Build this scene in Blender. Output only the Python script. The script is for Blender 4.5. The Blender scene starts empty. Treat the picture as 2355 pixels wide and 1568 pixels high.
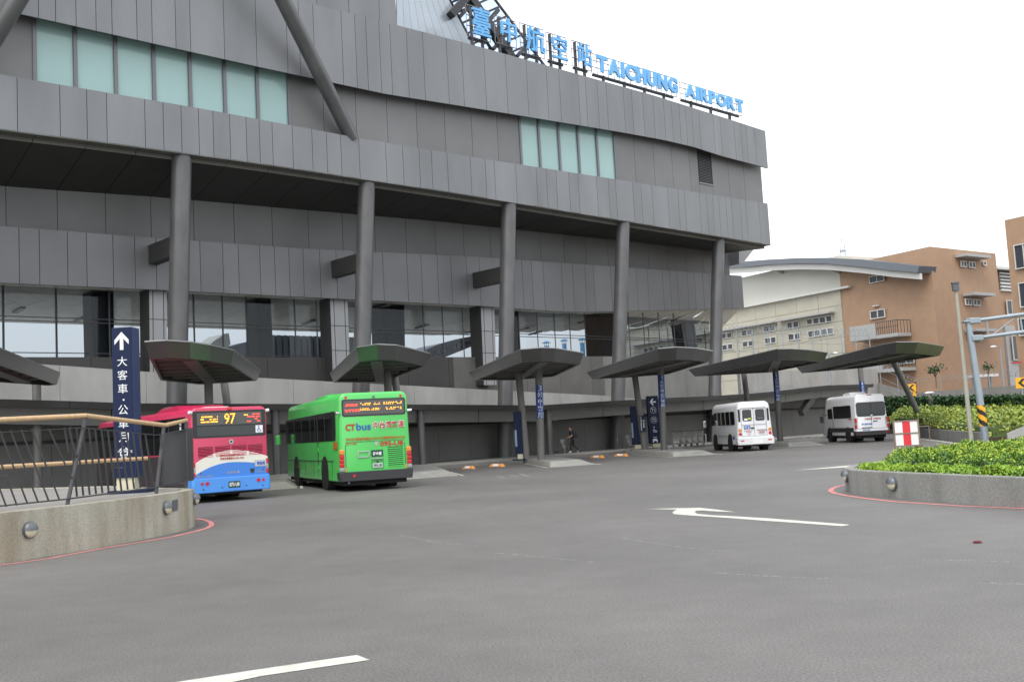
import bpy, bmesh, math, random
from math import sin, cos, pi, radians, atan2, hypot
from mathutils import Vector, Matrix

SC = bpy.context.scene
COL = SC.collection
random.seed(7)

# ---------------------------------------------------------------- camera
FOC, CX, CY, EYE = 2400.0, 1177.0, 784.0, 1.65       # measured on a 2354 px wide copy of the photograph
PITCH, ROLL = radians(5.0407), radians(-3.1)
ROT = Matrix.Rotation(pi/2 + PITCH, 3, 'X') @ Matrix.Rotation(ROLL, 3, 'Z')
cam_d = bpy.data.cameras.new('camera'); cam = bpy.data.objects.new('camera', cam_d); COL.objects.link(cam)
cam.location = (0, 0, EYE); cam.rotation_euler = ROT.to_euler()
cam_d.sensor_width = 36; cam_d.lens = FOC/2354*36; cam_d.clip_start = 0.1; cam_d.clip_end = 3000
SC.camera = cam

# ---------------------------------------------------------------- sky, sun, exposure
SUN_EL, SUN_AZ = radians(58), radians(200)
world = bpy.data.worlds.new("World"); SC.world = world; world.use_nodes = True
nt = world.node_tree; nt.nodes.clear()
out = nt.nodes.new('ShaderNodeOutputWorld'); add = nt.nodes.new('ShaderNodeAddShader')
sky = nt.nodes.new('ShaderNodeTexSky'); sky.sky_type = 'NISHITA'; sky.sun_disc = False
sky.sun_elevation = SUN_EL; sky.sun_rotation = SUN_AZ; sky.dust_density = 4; sky.air_density = 1.5
hsv = nt.nodes.new('ShaderNodeHueSaturation'); hsv.inputs['Saturation'].default_value = 0.35
b1 = nt.nodes.new('ShaderNodeBackground'); b1.inputs['Strength'].default_value = 0.06
b2 = nt.nodes.new('ShaderNodeBackground'); b2.inputs['Color'].default_value = (0.95, 0.975, 1.0, 1); b2.inputs['Strength'].default_value = 0.55
nt.links.new(sky.outputs[0], hsv.inputs['Color']); nt.links.new(hsv.outputs[0], b1.inputs['Color'])
nt.links.new(b1.outputs[0], add.inputs[0]); nt.links.new(b2.outputs[0], add.inputs[1]); nt.links.new(add.outputs[0], out.inputs[0])
sun_d = bpy.data.lights.new('sun', 'SUN'); sun_d.energy = 0.6; sun_d.angle = radians(25); sun_d.color = (1, .97, .92)
sun = bpy.data.objects.new('sun', sun_d); COL.objects.link(sun); sun.location = (0, -20, 60)
sun.rotation_euler = (pi/2 - SUN_EL, 0, pi - SUN_AZ)
SC.view_settings.view_transform = 'Standard'; SC.view_settings.look = 'None'
SC.view_settings.exposure = 1.05; SC.view_settings.gamma = 1; SC.view_settings.use_curve_mapping = False
SC.cycles.max_bounces = 8; SC.cycles.transparent_max_bounces = 16
SC.cycles.use_denoising = True

# ---------------------------------------------------------------- picture -> place helpers
def ray(px, py): return ROT @ Vector(((px-CX)/FOC, (CY-py)/FOC, -1))
CAMP = Vector((0, 0, EYE))
def atz(px, py, z=0.0):
    d = ray(px, py); return CAMP + d*((z-EYE)/d.z)
def aty(px, py, Y):
    d = ray(px, py); return CAMP + d*(Y/d.y)
def atpl(px, py, P, D):
    n = Vector((-D[1], D[0])); d = ray(px, py)
    return CAMP + d*((n.x*P[0]+n.y*P[1])/(n.x*d.x+n.y*d.y))
FA = radians(47); FO = Vector((-22.5, 45.9)); FT = Vector((sin(FA), cos(FA))); FN = Vector((-cos(FA), sin(FA)))
def W(s, n, z): q = FO + FT*s + FN*n; return Vector((q.x, q.y, z))      # facade frame: along, inwards, up
def SN(p): d = Vector((p[0], p[1])) - FO; return d.dot(FT), d.dot(FN)
def onf(px, py, n=0.0):                                              # point of the facade-parallel plane at depth n -> s, z
    q = FO + FN*n; p = atpl(px, py, q, FT); return SN(p)[0], p.z
def interp(x, pts):
    if x <= pts[0][0]: return pts[0][1]
    for (a, va), (b, vb) in zip(pts, pts[1:]):
        if x <= b: return va + (vb-va)*(x-a)/(b-a)
    return pts[-1][1]

# ---------------------------------------------------------------- materials
def srgb(r, g, b):
    f = lambda c: (c/255/12.92) if c/255 <= .04045 else ((c/255+.055)/1.055)**2.4
    return (f(r), f(g), f(b))
def mat(name, col, rough=.5, metal=0, spec=.5, noise=.0, nscale=3.0, bump=0, bscale=40., emit=0, island=0, stretch=(1, 1, 1), coat=0):
    m = bpy.data.materials.new(name); m.use_nodes = True; t = m.node_tree; b = t.nodes['Principled BSDF']
    b.inputs['Base Color'].default_value = (*col, 1); b.inputs['Roughness'].default_value = rough
    b.inputs['Metallic'].default_value = metal; b.inputs['Specular IOR Level'].default_value = spec
    if coat: b.inputs['Coat Weight'].default_value = coat; b.inputs['Coat Roughness'].default_value = .08
    if emit: b.inputs['Emission Color'].default_value = (*col, 1); b.inputs['Emission Strength'].default_value = emit
    if noise or bump:
        tc = t.nodes.new('ShaderNodeTexCoord'); mp = t.nodes.new('ShaderNodeMapping'); mp.inputs['Scale'].default_value = stretch
        t.links.new(tc.outputs['Object'], mp.inputs[0])
    last = None
    if noise:
        n1 = t.nodes.new('ShaderNodeTexNoise'); n1.inputs['Scale'].default_value = nscale; n1.inputs['Detail'].default_value = 6
        t.links.new(mp.outputs[0], n1.inputs['Vector'])
        mr = t.nodes.new('ShaderNodeMapRange'); mr.inputs[1].default_value = .3; mr.inputs[2].default_value = .7
        mr.inputs[3].default_value = 1-noise; mr.inputs[4].default_value = 1+noise
        t.links.new(n1.outputs['Fac'], mr.inputs[0]); last = mr.outputs[0]
    if island:
        g = t.nodes.new('ShaderNodeNewGeometry'); mr2 = t.nodes.new('ShaderNodeMapRange')
        mr2.inputs[3].default_value = 1-island; mr2.inputs[4].default_value = 1+island
        t.links.new(g.outputs['Random Per Island'], mr2.inputs[0])
        if last:
            mm = t.nodes.new('ShaderNodeMath'); mm.operation = 'MULTIPLY'
            t.links.new(last, mm.inputs[0]); t.links.new(mr2.outputs[0], mm.inputs[1]); last = mm.outputs[0]
        else: last = mr2.outputs[0]
    if last:
        mx = t.nodes.new('ShaderNodeVectorMath'); mx.operation = 'SCALE'; mx.inputs[0].default_value = col
        t.links.new(last, mx.inputs['Scale']); t.links.new(mx.outputs[0], b.inputs['Base Color'])
    if bump:
        n2 = t.nodes.new('ShaderNodeTexNoise'); n2.inputs['Scale'].default_value = bscale; n2.inputs['Detail'].default_value = 4
        t.links.new(mp.outputs[0], n2.inputs['Vector'])
        bp = t.nodes.new('ShaderNodeBump'); bp.inputs['Strength'].default_value = bump; bp.inputs['Distance'].default_value = .02
        t.links.new(n2.outputs['Fac'], bp.inputs['Height']); t.links.new(bp.outputs[0], b.inputs['Normal'])
    return m
def glass(name, tint, gloss=.12, grough=.02):
    m = bpy.data.materials.new(name); m.use_nodes = True; t = m.node_tree; t.nodes.clear()
    o = t.nodes.new('ShaderNodeOutputMaterial'); tr = t.nodes.new('ShaderNodeBsdfTransparent'); tr.inputs[0].default_value = (*tint, 1)
    gl = t.nodes.new('ShaderNodeBsdfGlossy'); gl.inputs['Roughness'].default_value = grough; gl.inputs[0].default_value = (.9, .95, 1, 1)
    mx = t.nodes.new('ShaderNodeMixShader'); mx.inputs[0].default_value = gloss
    t.links.new(tr.outputs[0], mx.inputs[1]); t.links.new(gl.outputs[0], mx.inputs[2]); t.links.new(mx.outputs[0], o.inputs[0]); return m

M = {}
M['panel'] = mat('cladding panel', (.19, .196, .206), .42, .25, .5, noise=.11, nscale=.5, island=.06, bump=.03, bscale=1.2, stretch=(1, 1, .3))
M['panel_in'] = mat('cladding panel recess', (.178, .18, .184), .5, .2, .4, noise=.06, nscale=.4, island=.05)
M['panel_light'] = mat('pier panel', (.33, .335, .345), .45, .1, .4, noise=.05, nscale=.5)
M['panel_shade'] = mat('cladding panel overhang shade', (.155, .158, .165), .45, .2, .45, noise=.08, nscale=.4, island=.06)  # darker copy of the cladding, overhang shade put into its colour
M['panel_soffit_shade'] = mat('cladding panel soffit shade', (.135, .137, .138), .5, .2, .4, noise=.08, nscale=.4, island=.06)  # darkest cladding copy, the soffit's shade put into its colour
M['sill'] = mat('shade-toned sill panel', (.055, .052, .05), .6, noise=.12, nscale=.7, island=.08)
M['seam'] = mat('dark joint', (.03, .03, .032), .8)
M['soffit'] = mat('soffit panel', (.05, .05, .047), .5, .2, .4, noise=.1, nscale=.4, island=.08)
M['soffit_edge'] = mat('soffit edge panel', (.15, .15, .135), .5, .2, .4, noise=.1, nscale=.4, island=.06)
M['steel'] = mat('painted column steel', (.115, .115, .118), .38, .3, .5, noise=.16, nscale=1.4, stretch=(1, 1, .5))
M['aqua'] = mat('aqua window film', (.31, .47, .46), .1, 0, .6, noise=.05, nscale=.25, island=.04)
M['mullion'] = mat('window mullion', (.16, .16, .175), .4, .3)
M['darkmetal'] = mat('dark frame metal', (.05, .05, .055), .4, .4)
M['ceil'] = mat('ceiling board', (.8, .76, .68), .6, noise=.12, nscale=6, stretch=(1, .15, 1), island=.06)
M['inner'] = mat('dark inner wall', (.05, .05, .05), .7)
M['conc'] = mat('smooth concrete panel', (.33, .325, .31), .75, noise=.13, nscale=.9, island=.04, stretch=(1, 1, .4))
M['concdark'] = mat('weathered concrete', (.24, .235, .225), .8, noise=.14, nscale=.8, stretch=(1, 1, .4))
M['wallg'] = mat('ground floor wall panel', (.2, .2, .194), .6, noise=.1, nscale=.6, island=.06)
M['glass'] = glass('clear tinted glazing', (.62, .65, .68), .02)
M['atrium'] = mat('atrium glass skin', (.42, .47, .52), .25, .3, .6, noise=.08, nscale=.2, island=.04)
M['roofglass'] = glass('skylight glass', (.80, .86, .95), .05)
M['signblue'] = mat('letter blue', (.14, .42, .76), .45)
M['black'] = mat('black rubber', (.012, .012, .012), .7, noise=.2, nscale=9)
M['blackglass'] = mat('vehicle dark glass', (.006, .007, .008), .06, 0, .6)
M['greyglass'] = mat('vehicle grey glass', (.035, .04, .042), .08, 0, .6)
M['chrome'] = mat('bright metal', (.6, .6, .6), .18, .95)
M['silver'] = mat('silver paint', (.45, .45, .45), .35, .5)
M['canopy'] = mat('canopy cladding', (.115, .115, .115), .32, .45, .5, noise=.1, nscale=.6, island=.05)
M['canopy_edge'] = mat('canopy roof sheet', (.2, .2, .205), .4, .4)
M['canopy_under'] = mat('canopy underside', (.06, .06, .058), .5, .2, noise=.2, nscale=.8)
M['canopy_col'] = mat('canopy column paint', (.15, .145, .14), .5, .1, noise=.1, nscale=2)
M['navy'] = mat('navy sign paint', (.007, .014, .05), .45, 0, .25)
M['navy2'] = mat('navy sign side', (.014, .03, .1), .4, 0, .3)
M['stopblue'] = mat('stop label blue', (.012, .05, .23), .45)
M['white'] = mat('white lettering', (.75, .77, .8), .5)
M['roadpaint'] = mat('road paint white', (.5, .5, .445), .7, noise=.14, nscale=7)
M['pink'] = mat('faded red kerb paint', (.56, .2, .19), .7, noise=.18, nscale=5)
M['wood'] = mat('pale timber handrail', (.52, .35, .19), .45, noise=.15, nscale=6, stretch=(6, 6, 1))
M['iron'] = mat('dark grey railing steel', (.06, .06, .065), .45, .3)
M['deck'] = mat('deck paving', (.22, .21, .195), .8, noise=.12, nscale=1.5)
M['lamp'] = mat('lamp housing grey', (.13, .14, .155), .4, .4)
M['lens'] = mat('lamp opal glass', (.6, .57, .42), .3)
M['orange'] = mat('wheel stop orange', (.6, .25, .06), .5, noise=.2, nscale=6)
M['yellow'] = mat('sign yellow', (.8, .4, .02), .45)
M['signblack'] = mat('sign black', (.02, .017, .012), .5)
M['redpaint'] = mat('barrier red', (.62, .03, .04), .45)
M['whitepaint'] = mat('barrier white', (.72, .73, .72), .45)
M['galv'] = mat('galvanised pole', (.3, .35, .39), .4, .4, noise=.08, nscale=2)
M['polebeige'] = mat('beige painted pole', (.33, .32, .27), .5, noise=.1, nscale=2)
M['brown'] = mat('brown tile facade', (.37, .235, .15), .7, noise=.06, nscale=1.2)
M['beige'] = mat('beige tile facade', (.44, .42, .345), .7, noise=.05, nscale=.6)
M['beige2'] = mat('smooth beige facade', (.56, .56, .51), .7, noise=.03, nscale=.3)
M['archroof'] = mat('arched roof metal', (.15, .165, .19), .4, .3)
M['winw'] = mat('white window frame', (.6, .6, .58), .5)
M['wing'] = mat('window glazing', (.055, .06, .07), .1, 0, .25)
M['winbright'] = mat('window glazing reflecting', (.12, .135, .15), .05, .2, .6)
M['awning'] = mat('concrete awning', (.38, .38, .38), .7)
M['soil'] = mat('planting soil', (.06, .045, .03), .9)
M['skin'] = mat('skin', (.42, .23, .15), .5); M['hair'] = mat('black hair', (.012, .01, .01), .6)
M['shirt'] = mat('dark t-shirt', (.02, .019, .026), .8); M['trousers'] = mat('black trousers', (.012, .012, .014), .8)
M['shoe'] = mat('white shoe', (.6, .58, .62), .6); M['bag'] = mat('black rucksack', (.014, .012, .016), .7)
M['trolleypanel'] = mat('trolley panel', (.22, .22, .21), .5); M['ventblue'] = mat('vent pipe blue', (.09, .3, .55), .5)
M['bridge'] = mat('corrugated grey sheet', (.2, .22, .25), .5, .2, noise=.1, nscale=1)

def leafmat(name, c0, c1, c2):
    m = bpy.data.materials.new(name); m.use_nodes = True; t = m.node_tree; b = t.nodes['Principled BSDF']; b.inputs['Roughness'].default_value = .55
    g = t.nodes.new('ShaderNodeNewGeometry'); r = t.nodes.new('ShaderNodeValToRGB'); e = r.color_ramp.elements
    e[0].color = (*c0, 1); e[1].color = (*c2, 1); k = e.new(.5); k.color = (*c1, 1)
    tc = t.nodes.new('ShaderNodeTexCoord'); n = t.nodes.new('ShaderNodeTexNoise'); n.inputs['Scale'].default_value = 1.1; n.inputs['Detail'].default_value = 3
    t.links.new(tc.outputs['Object'], n.inputs['Vector'])
    a = t.nodes.new('ShaderNodeMath'); a.operation = 'MULTIPLY_ADD'; a.inputs[1].default_value = .55
    s = t.nodes.new('ShaderNodeMath'); s.operation = 'MULTIPLY_ADD'; s.inputs[1].default_value = 1.3; s.inputs[2].default_value = -.42
    t.links.new(n.outputs['Fac'], s.inputs[0]); t.links.new(g.outputs['Random Per Island'], a.inputs[0]); t.links.new(s.outputs[0], a.inputs[2])
    t.links.new(a.outputs[0], r.inputs[0]); t.links.new(r.outputs[0], b.inputs['Base Color'])
    b.inputs['Subsurface Weight'].default_value = 0
    return m
M['leaf_hedge'] = leafmat('hedge leaf', (.025, .075, .012), (.085, .2, .018), (.22, .34, .03))
M['leaf_ground'] = leafmat('ground cover leaf', (.10, .22, .02), (.22, .37, .03), (.36, .44, .05))
M['leaf_yellow'] = leafmat('yellow shrub leaf', (.07, .13, .03), (.23, .31, .05), (.43, .43, .07))
M['leaf_ivy'] = leafmat('ivy leaf', (.012, .035, .012), (.025, .07, .022), (.06, .13, .03))

def asphalt():
    m = bpy.data.materials.new('asphalt'); m.use_nodes = True; t = m.node_tree; b = t.nodes['Principled BSDF']
    tc = t.nodes.new('ShaderNodeTexCoord')
    def noise(sc, det, lo, hi, st=(1, 1, 1)):
        mp = t.nodes.new('ShaderNodeMapping'); mp.inputs['Scale'].default_value = st; t.links.new(tc.outputs['Object'], mp.inputs[0])
        n = t.nodes.new('ShaderNodeTexNoise'); n.inputs['Scale'].default_value = sc; n.inputs['Detail'].default_value = det
        t.links.new(mp.outputs[0], n.inputs['Vector']); mr = t.nodes.new('ShaderNodeMapRange')
        mr.inputs[1].default_value = .3; mr.inputs[2].default_value = .7; mr.inputs[3].default_value = lo; mr.inputs[4].default_value = hi
        t.links.new(n.outputs['Fac'], mr.inputs[0]); return mr.outputs[0], n
    a, _ = noise(.16, 4, .82, 1.15); c, _ = noise(2.2, 7, .93, 1.07); g, gn = noise(48, 4, .6, 1.44); sp, _ = noise(.5, 8, 1.05, .93)
    v = t.nodes.new('ShaderNodeTexVoronoi'); v.inputs['Scale'].default_value = 34; t.links.new(tc.outputs['Object'], v.inputs['Vector'])
    vr = t.nodes.new('ShaderNodeMapRange'); vr.inputs[1].default_value = .04; vr.inputs[2].default_value = .2; vr.inputs[3].default_value = 1.5; vr.inputs[4].default_value = 1
    t.links.new(v.outputs['Distance'], vr.inputs[0])
    cur = a
    for o in (c, g, sp, vr.outputs[0]):
        mm = t.nodes.new('ShaderNodeMath'); mm.operation = 'MULTIPLY'; t.links.new(cur, mm.inputs[0]); t.links.new(o, mm.inputs[1]); cur = mm.outputs[0]
    sc = t.nodes.new('ShaderNodeVectorMath'); sc.operation = 'SCALE'; sc.inputs[0].default_value = (.122, .116, .111)
    t.links.new(cur, sc.inputs['Scale']); t.links.new(sc.outputs[0], b.inputs['Base Color'])
    b.inputs['Roughness'].default_value = .62; b.inputs['Specular IOR Level'].default_value = .42
    bp = t.nodes.new('ShaderNodeBump'); bp.inputs['Strength'].default_value = .35; bp.inputs['Distance'].default_value = .006
    t.links.new(gn.outputs['Fac'], bp.inputs['Height']); t.links.new(bp.outputs[0], b.inputs['Normal'])
    return m
M['asphalt'] = asphalt()
def stained(name, base, stain, spk=.25):
    """exposed aggregate concrete with vertical run-off stains"""
    m = bpy.data.materials.new(name); m.use_nodes = True; t = m.node_tree; b = t.nodes['Principled BSDF']; b.inputs['Roughness'].default_value = .85
    tc = t.nodes.new('ShaderNodeTexCoord'); mp = t.nodes.new('ShaderNodeMapping'); mp.inputs['Scale'].default_value = (1.3, 1.3, .22)
    t.links.new(tc.outputs['Object'], mp.inputs[0])
    n = t.nodes.new('ShaderNodeTexNoise'); n.inputs['Scale'].default_value = 1.6; n.inputs['Detail'].default_value = 5; t.links.new(mp.outputs[0], n.inputs['Vector'])
    r = t.nodes.new('ShaderNodeValToRGB'); r.color_ramp.elements[0].position = .36; r.color_ramp.elements[1].position = .66
    r.color_ramp.elements[0].color = (*stain, 1); r.color_ramp.elements[1].color = (*base, 1); t.links.new(n.outputs['Fac'], r.inputs[0])
    f = t.nodes.new('ShaderNodeTexNoise'); f.inputs['Scale'].default_value = 38; f.inputs['Detail'].default_value = 3; t.links.new(tc.outputs['Object'], f.inputs['Vector'])
    mr = t.nodes.new('ShaderNodeMapRange'); mr.inputs[1].default_value = .35; mr.inputs[2].default_value = .65; mr.inputs[3].default_value = 1-spk; mr.inputs[4].default_value = 1+spk
    t.links.new(f.outputs['Fac'], mr.inputs[0])
    sc = t.nodes.new('ShaderNodeVectorMath'); sc.operation = 'SCALE'; t.links.new(r.outputs[0], sc.inputs[0]); t.links.new(mr.outputs[0], sc.inputs['Scale'])
    t.links.new(sc.outputs[0], b.inputs['Base Color'])
    bp = t.nodes.new('ShaderNodeBump'); bp.inputs['Strength'].default_value = .3; bp.inputs['Distance'].default_value = .01
    t.links.new(f.outputs['Fac'], bp.inputs['Height']); t.links.new(bp.outputs[0], b.inputs['Normal'])
    return m
M['rampconc'] = stained('ramp wall concrete', (.40, .385, .325), (.265, .235, .175), .15)
M['planterconc'] = stained('planter wall concrete', (.25, .255, .243), (.19, .19, .178), .2)

# ---------------------------------------------------------------- mesh helpers
OFF = {}
def props(o, label=None, cat=None, group=None, kind=None):
    if label: o['label'] = label
    if cat: o['category'] = cat
    if group: o['group'] = group
    if kind: o['kind'] = kind
    return o
def thing(name, label, cat, loc=(0, 0, 0), rz=0, group=None):
    o = bpy.data.objects.new(name, None); COL.objects.link(o); o.location = loc; o.rotation_euler = (0, 0, rz)
    o.empty_display_size = .3; OFF[o] = Vector(loc); return props(o, label, cat, group)
class MB:
    def __init__(s): s.v = []; s.f = []
    def add(s, vs, fs):
        k = len(s.v); s.v += [Vector(v) for v in vs]; s.f += [tuple(i+k for i in f) for f in fs]; return s
    def poly(s, pts): return s.add(pts, [tuple(range(len(pts)))])
    def prism(s, bot, top):
        n = len(bot); fs = [tuple(reversed(range(n))), tuple(range(n, 2*n))] + [(i, (i+1) % n, n+(i+1) % n, n+i) for i in range(n)]
        return s.add(list(bot)+list(top), fs)
    def ext(s, pts, z0, z1): return s.prism([(p[0], p[1], z0) for p in pts], [(p[0], p[1], z1) for p in pts])
    def box(s, c, d, rz=0):
        x, y, z = d[0]/2, d[1]/2, d[2]/2; R = Matrix.Rotation(rz, 3, 'Z'); c = Vector(c)
        q = [R @ Vector(p) + c for p in ((-x, -y, -z), (x, -y, -z), (x, y, -z), (-x, y, -z), (-x, -y, z), (x, -y, z), (x, y, z), (-x, y, z))]
        return s.prism(q[:4], q[4:])
    def b2(s, x0, x1, y0, y1, z0, z1): return s.box(((x0+x1)/2, (y0+y1)/2, (z0+z1)/2), (abs(x1-x0), abs(y1-y0), abs(z1-z0)))
    def bar(s, a, b, w, h=None, up=(0, 0, 1)):
        a, b = Vector(a), Vector(b); h = h or w; d = (b-a).normalized(); u = Vector(up)
        if abs(d.dot(u)) > .98: u = Vector((0, 1, 0))
        r = d.cross(u).normalized()*w/2; u = r.cross(d).normalized()*h/2
        q = [p+i*r+j*u for p in (a, b) for i, j in ((-1, -1), (1, -1), (1, 1), (-1, 1))]
        return s.prism(q[:4], q[4:])
    def tube(s, a, b, r0, r1=None, n=12):
        a, b = Vector(a), Vector(b); r1 = r0 if r1 is None else r1; d = (b-a).normalized()
        u = d.orthogonal().normalized(); w = d.cross(u)
        c = [(u*cos(2*pi*i/n)+w*sin(2*pi*i/n)) for i in range(n)]
        return s.prism([a+x*r0 for x in c], [b+x*r1 for x in c])
    def path(s, pts, r, n=6):
        for a, b in zip(pts, pts[1:]): s.tube(a, b, r, r, n)
        return s
    def rings(s, rings, cap=True):
        n = len(rings[0]); k = len(s.v); s.v += [Vector(p) for r in rings for p in r]
        for j in range(len(rings)-1):
            for i in range(n): s.f.append((k+j*n+i, k+j*n+(i+1) % n, k+(j+1)*n+(i+1) % n, k+(j+1)*n+i))
        if cap: s.f.append(tuple(k+i for i in reversed(range(n)))); s.f.append(tuple(k+(len(rings)-1)*n+i for i in range(n)))
        return s
    def build(s, name, m, parent=None, smooth=False, local=False, bevel=0, sharp=35):
        me = bpy.data.meshes.new(name); off = Vector((0, 0, 0))
        if parent is not None and not local: off = OFF[parent]
        me.from_pydata([tuple(v-off) for v in s.v], [], s.f)
        bm = bmesh.new(); bm.from_mesh(me); bmesh.ops.recalc_face_normals(bm, faces=bm.faces)
        if smooth:
            for f in bm.faces: f.smooth = True
            for e in bm.edges:
                if len(e.link_faces) == 2 and e.calc_face_angle(0) > radians(sharp): e.smooth = False
        bm.to_mesh(me); bm.free(); me.materials.append(m)
        o = bpy.data.objects.new(name, me); COL.objects.link(o)
        if parent is not None: o.parent = parent; OFF[o] = OFF[parent]
        else: OFF[o] = Vector((0, 0, 0))
        if bevel:
            b = o.modifiers.new('bevel', 'BEVEL'); b.width = bevel; b.segments = 2; b.limit_method = 'ANGLE'; b.angle_limit = radians(40)
        return o
_dg = None
def text_mesh(body, weight=0., extrude=.0):
    c = bpy.data.curves.new('lettering', 'FONT'); c.body = body; c.size = 1; c.offset = weight; c.extrude = extrude; c.resolution_u = 3
    o = bpy.data.objects.new('lettering', c); COL.objects.link(o)
    me = bpy.data.meshes.new_from_object(o.evaluated_get(bpy.context.evaluated_depsgraph_get()))
    bpy.data.objects.remove(o); bpy.data.curves.remove(c)
    return me
def text(name, body, m, parent, org, right, up, w, h, weight=.0, depth=.004, local=True, vertical=False):
    """lettering fitted to a w x h box whose lower left corner is org; depth stands out along right x up"""
    right, up = Vector(right).normalized(), Vector(up).normalized(); nrm = right.cross(up)
    vs, fs = [], []
    lines = list(body) if vertical else [body]
    for i, ln in enumerate(lines):
        me = text_mesh(ln, weight, .5)
        if not me.vertices: continue
        x0 = min(v.co.x for v in me.vertices); x1 = max(v.co.x for v in me.vertices)
        y0 = min(v.co.y for v in me.vertices); y1 = max(v.co.y for v in me.vertices)
        hh = h/len(lines); k = len(vs); o2 = Vector(org)+up*(h-(i+1)*hh)
        if vertical:
            sc = min(w/max(x1-x0, .3), hh*.88/max(y1-y0, .3)); ox = (w-(x1-x0)*sc)/2; oy = (hh-(y1-y0)*sc)/2
            for v in me.vertices: vs.append(o2+right*(ox+(v.co.x-x0)*sc)+up*(oy+(v.co.y-y0)*sc)+nrm*(v.co.z+.5)*depth)
        else:
            for v in me.vertices: vs.append(o2+right*((v.co.x-x0)/(x1-x0)*w)+up*((v.co.y-y0)/max(y1-y0, 1e-6)*hh)+nrm*(v.co.z+.5)*depth)
        for p in me.polygons: fs.append(tuple(k+i2 for i2 in p.vertices))
        bpy.data.meshes.remove(me)
    b = MB(); b.v = vs; b.f = fs
    return b.build(name, m, parent, local=local)
def struct(o): o['kind'] = 'structure'; return o

# ================================================================ GROUND
struct(MB().poly([(-900, -300, 0), (900, -300, 0), (900, 1500, 0), (-900, 1500, 0)]).build('ground', M['asphalt']))
kerb = [(-60, -5), (20, -5), (44, -4.6), (90, -4.6)]
struct(MB().ext([W(s, n, 0) for s, n in kerb]+[W(90, 3, 0), W(-60, 3, 0)], -.05, .16).build('pavement', mat('pavement concrete', (.21, .205, .195), .8, noise=.12, nscale=1.2), bevel=.02))
def stripe(pts, w, name='road_marking', m='roadpaint', z=.004):
    b = MB(); L = []; Rr = []
    for i, p in enumerate(pts):
        a = pts[max(i-1, 0)]; c = pts[min(i+1, len(pts)-1)]; d = Vector((c[0]-a[0], c[1]-a[1])).normalized()
        ww = w[i] if isinstance(w, (list, tuple)) else w
        L.append((p[0]-d.y*ww/2, p[1]+d.x*ww/2, z)); Rr.append((p[0]+d.y*ww/2, p[1]-d.x*ww/2, z))
    for i in range(len(pts)-1): b.poly([L[i], Rr[i], Rr[i+1], L[i+1]])
    return struct(b.build(name, M[m]))
def flat(pix, name='road_marking', m='roadpaint', z=.004):
    return struct(MB().poly([atz(x, y, z) for x, y in pix]).build(name, M[m]))
flat([(320, 1580), (585, 1539), (820, 1504.5), (850, 1516), (600, 1553), (470, 1580)])
# turn arrow
flat([(1412.4+x/2.5013, 1118.2+y/2.5013) for x, y in ((178, 129), (360, 124), (490, 121.5), (600, 133), (698, 147), (600, 143), (500, 137), (470, 138), (461, 146), (475, 156), (560, 164), (700, 171), (900, 183), (1340, 217), (1352, 220), (1305, 227), (1100, 212), (850, 195), (640, 179), (500, 170), (400, 163), (345, 158), (333, 150), (345, 138), (362, 131), (300, 130.5))])
flat([(1824, 1081), (1960, 1069), (1960, 1073)]); flat([(2114, 1009), (2117, 1008), (2212, 1019.5), (2206, 1020.5)])
worn = mat('worn road paint', (.2, .2, .19), .7, noise=.35, nscale=9); M['worn'] = worn
for p in ([(920, 1230), (1000, 1246), (1100, 1255)], [(1135, 1270), (1250, 1281), (1370, 1293)], [(1430, 1237), (1600, 1262), (1700, 1268)], [(1630, 1315), (1780, 1325), (1900, 1330)], [(2120, 1286), (2230, 1288), (2354, 1292)], [(2250, 1340), (2354, 1342)]):
    q = [atz(x, y) for x, y in p]; wr = random.Random(int(p[0][0])); wm = MB()
    for a_, c_ in zip(q, q[1:]):
        f = 0
        while f < 1:
            g_ = min(1, f+wr.uniform(.01, .09)); u_, v_ = a_+(c_-a_)*f, a_+(c_-a_)*g_; d_ = (c_-a_).normalized(); n_ = Vector((-d_.y, d_.x, 0))*wr.uniform(.012, .042); o_ = Vector((0, 0, .0015))+n_*wr.uniform(-.6, .6)
            wm.poly([u_-n_+o_, v_-n_*.7+o_, v_+n_+o_, u_+n_*.8+o_]); f = g_+wr.uniform(.005, .06)
    struct(wm.build('road_marking', M['worn']))
for p in ([(1097, 1082), (1157, 1079)], [(1114, 1086), (1177, 1084)], [(1140, 1094), (1160, 1098)], [(1172, 1093), (1192, 1096)], [(1195, 1090), (1216, 1095)]):
    stripe([atz(x, y) for x, y in p], .16, 'road_marking', 'worn')
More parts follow.
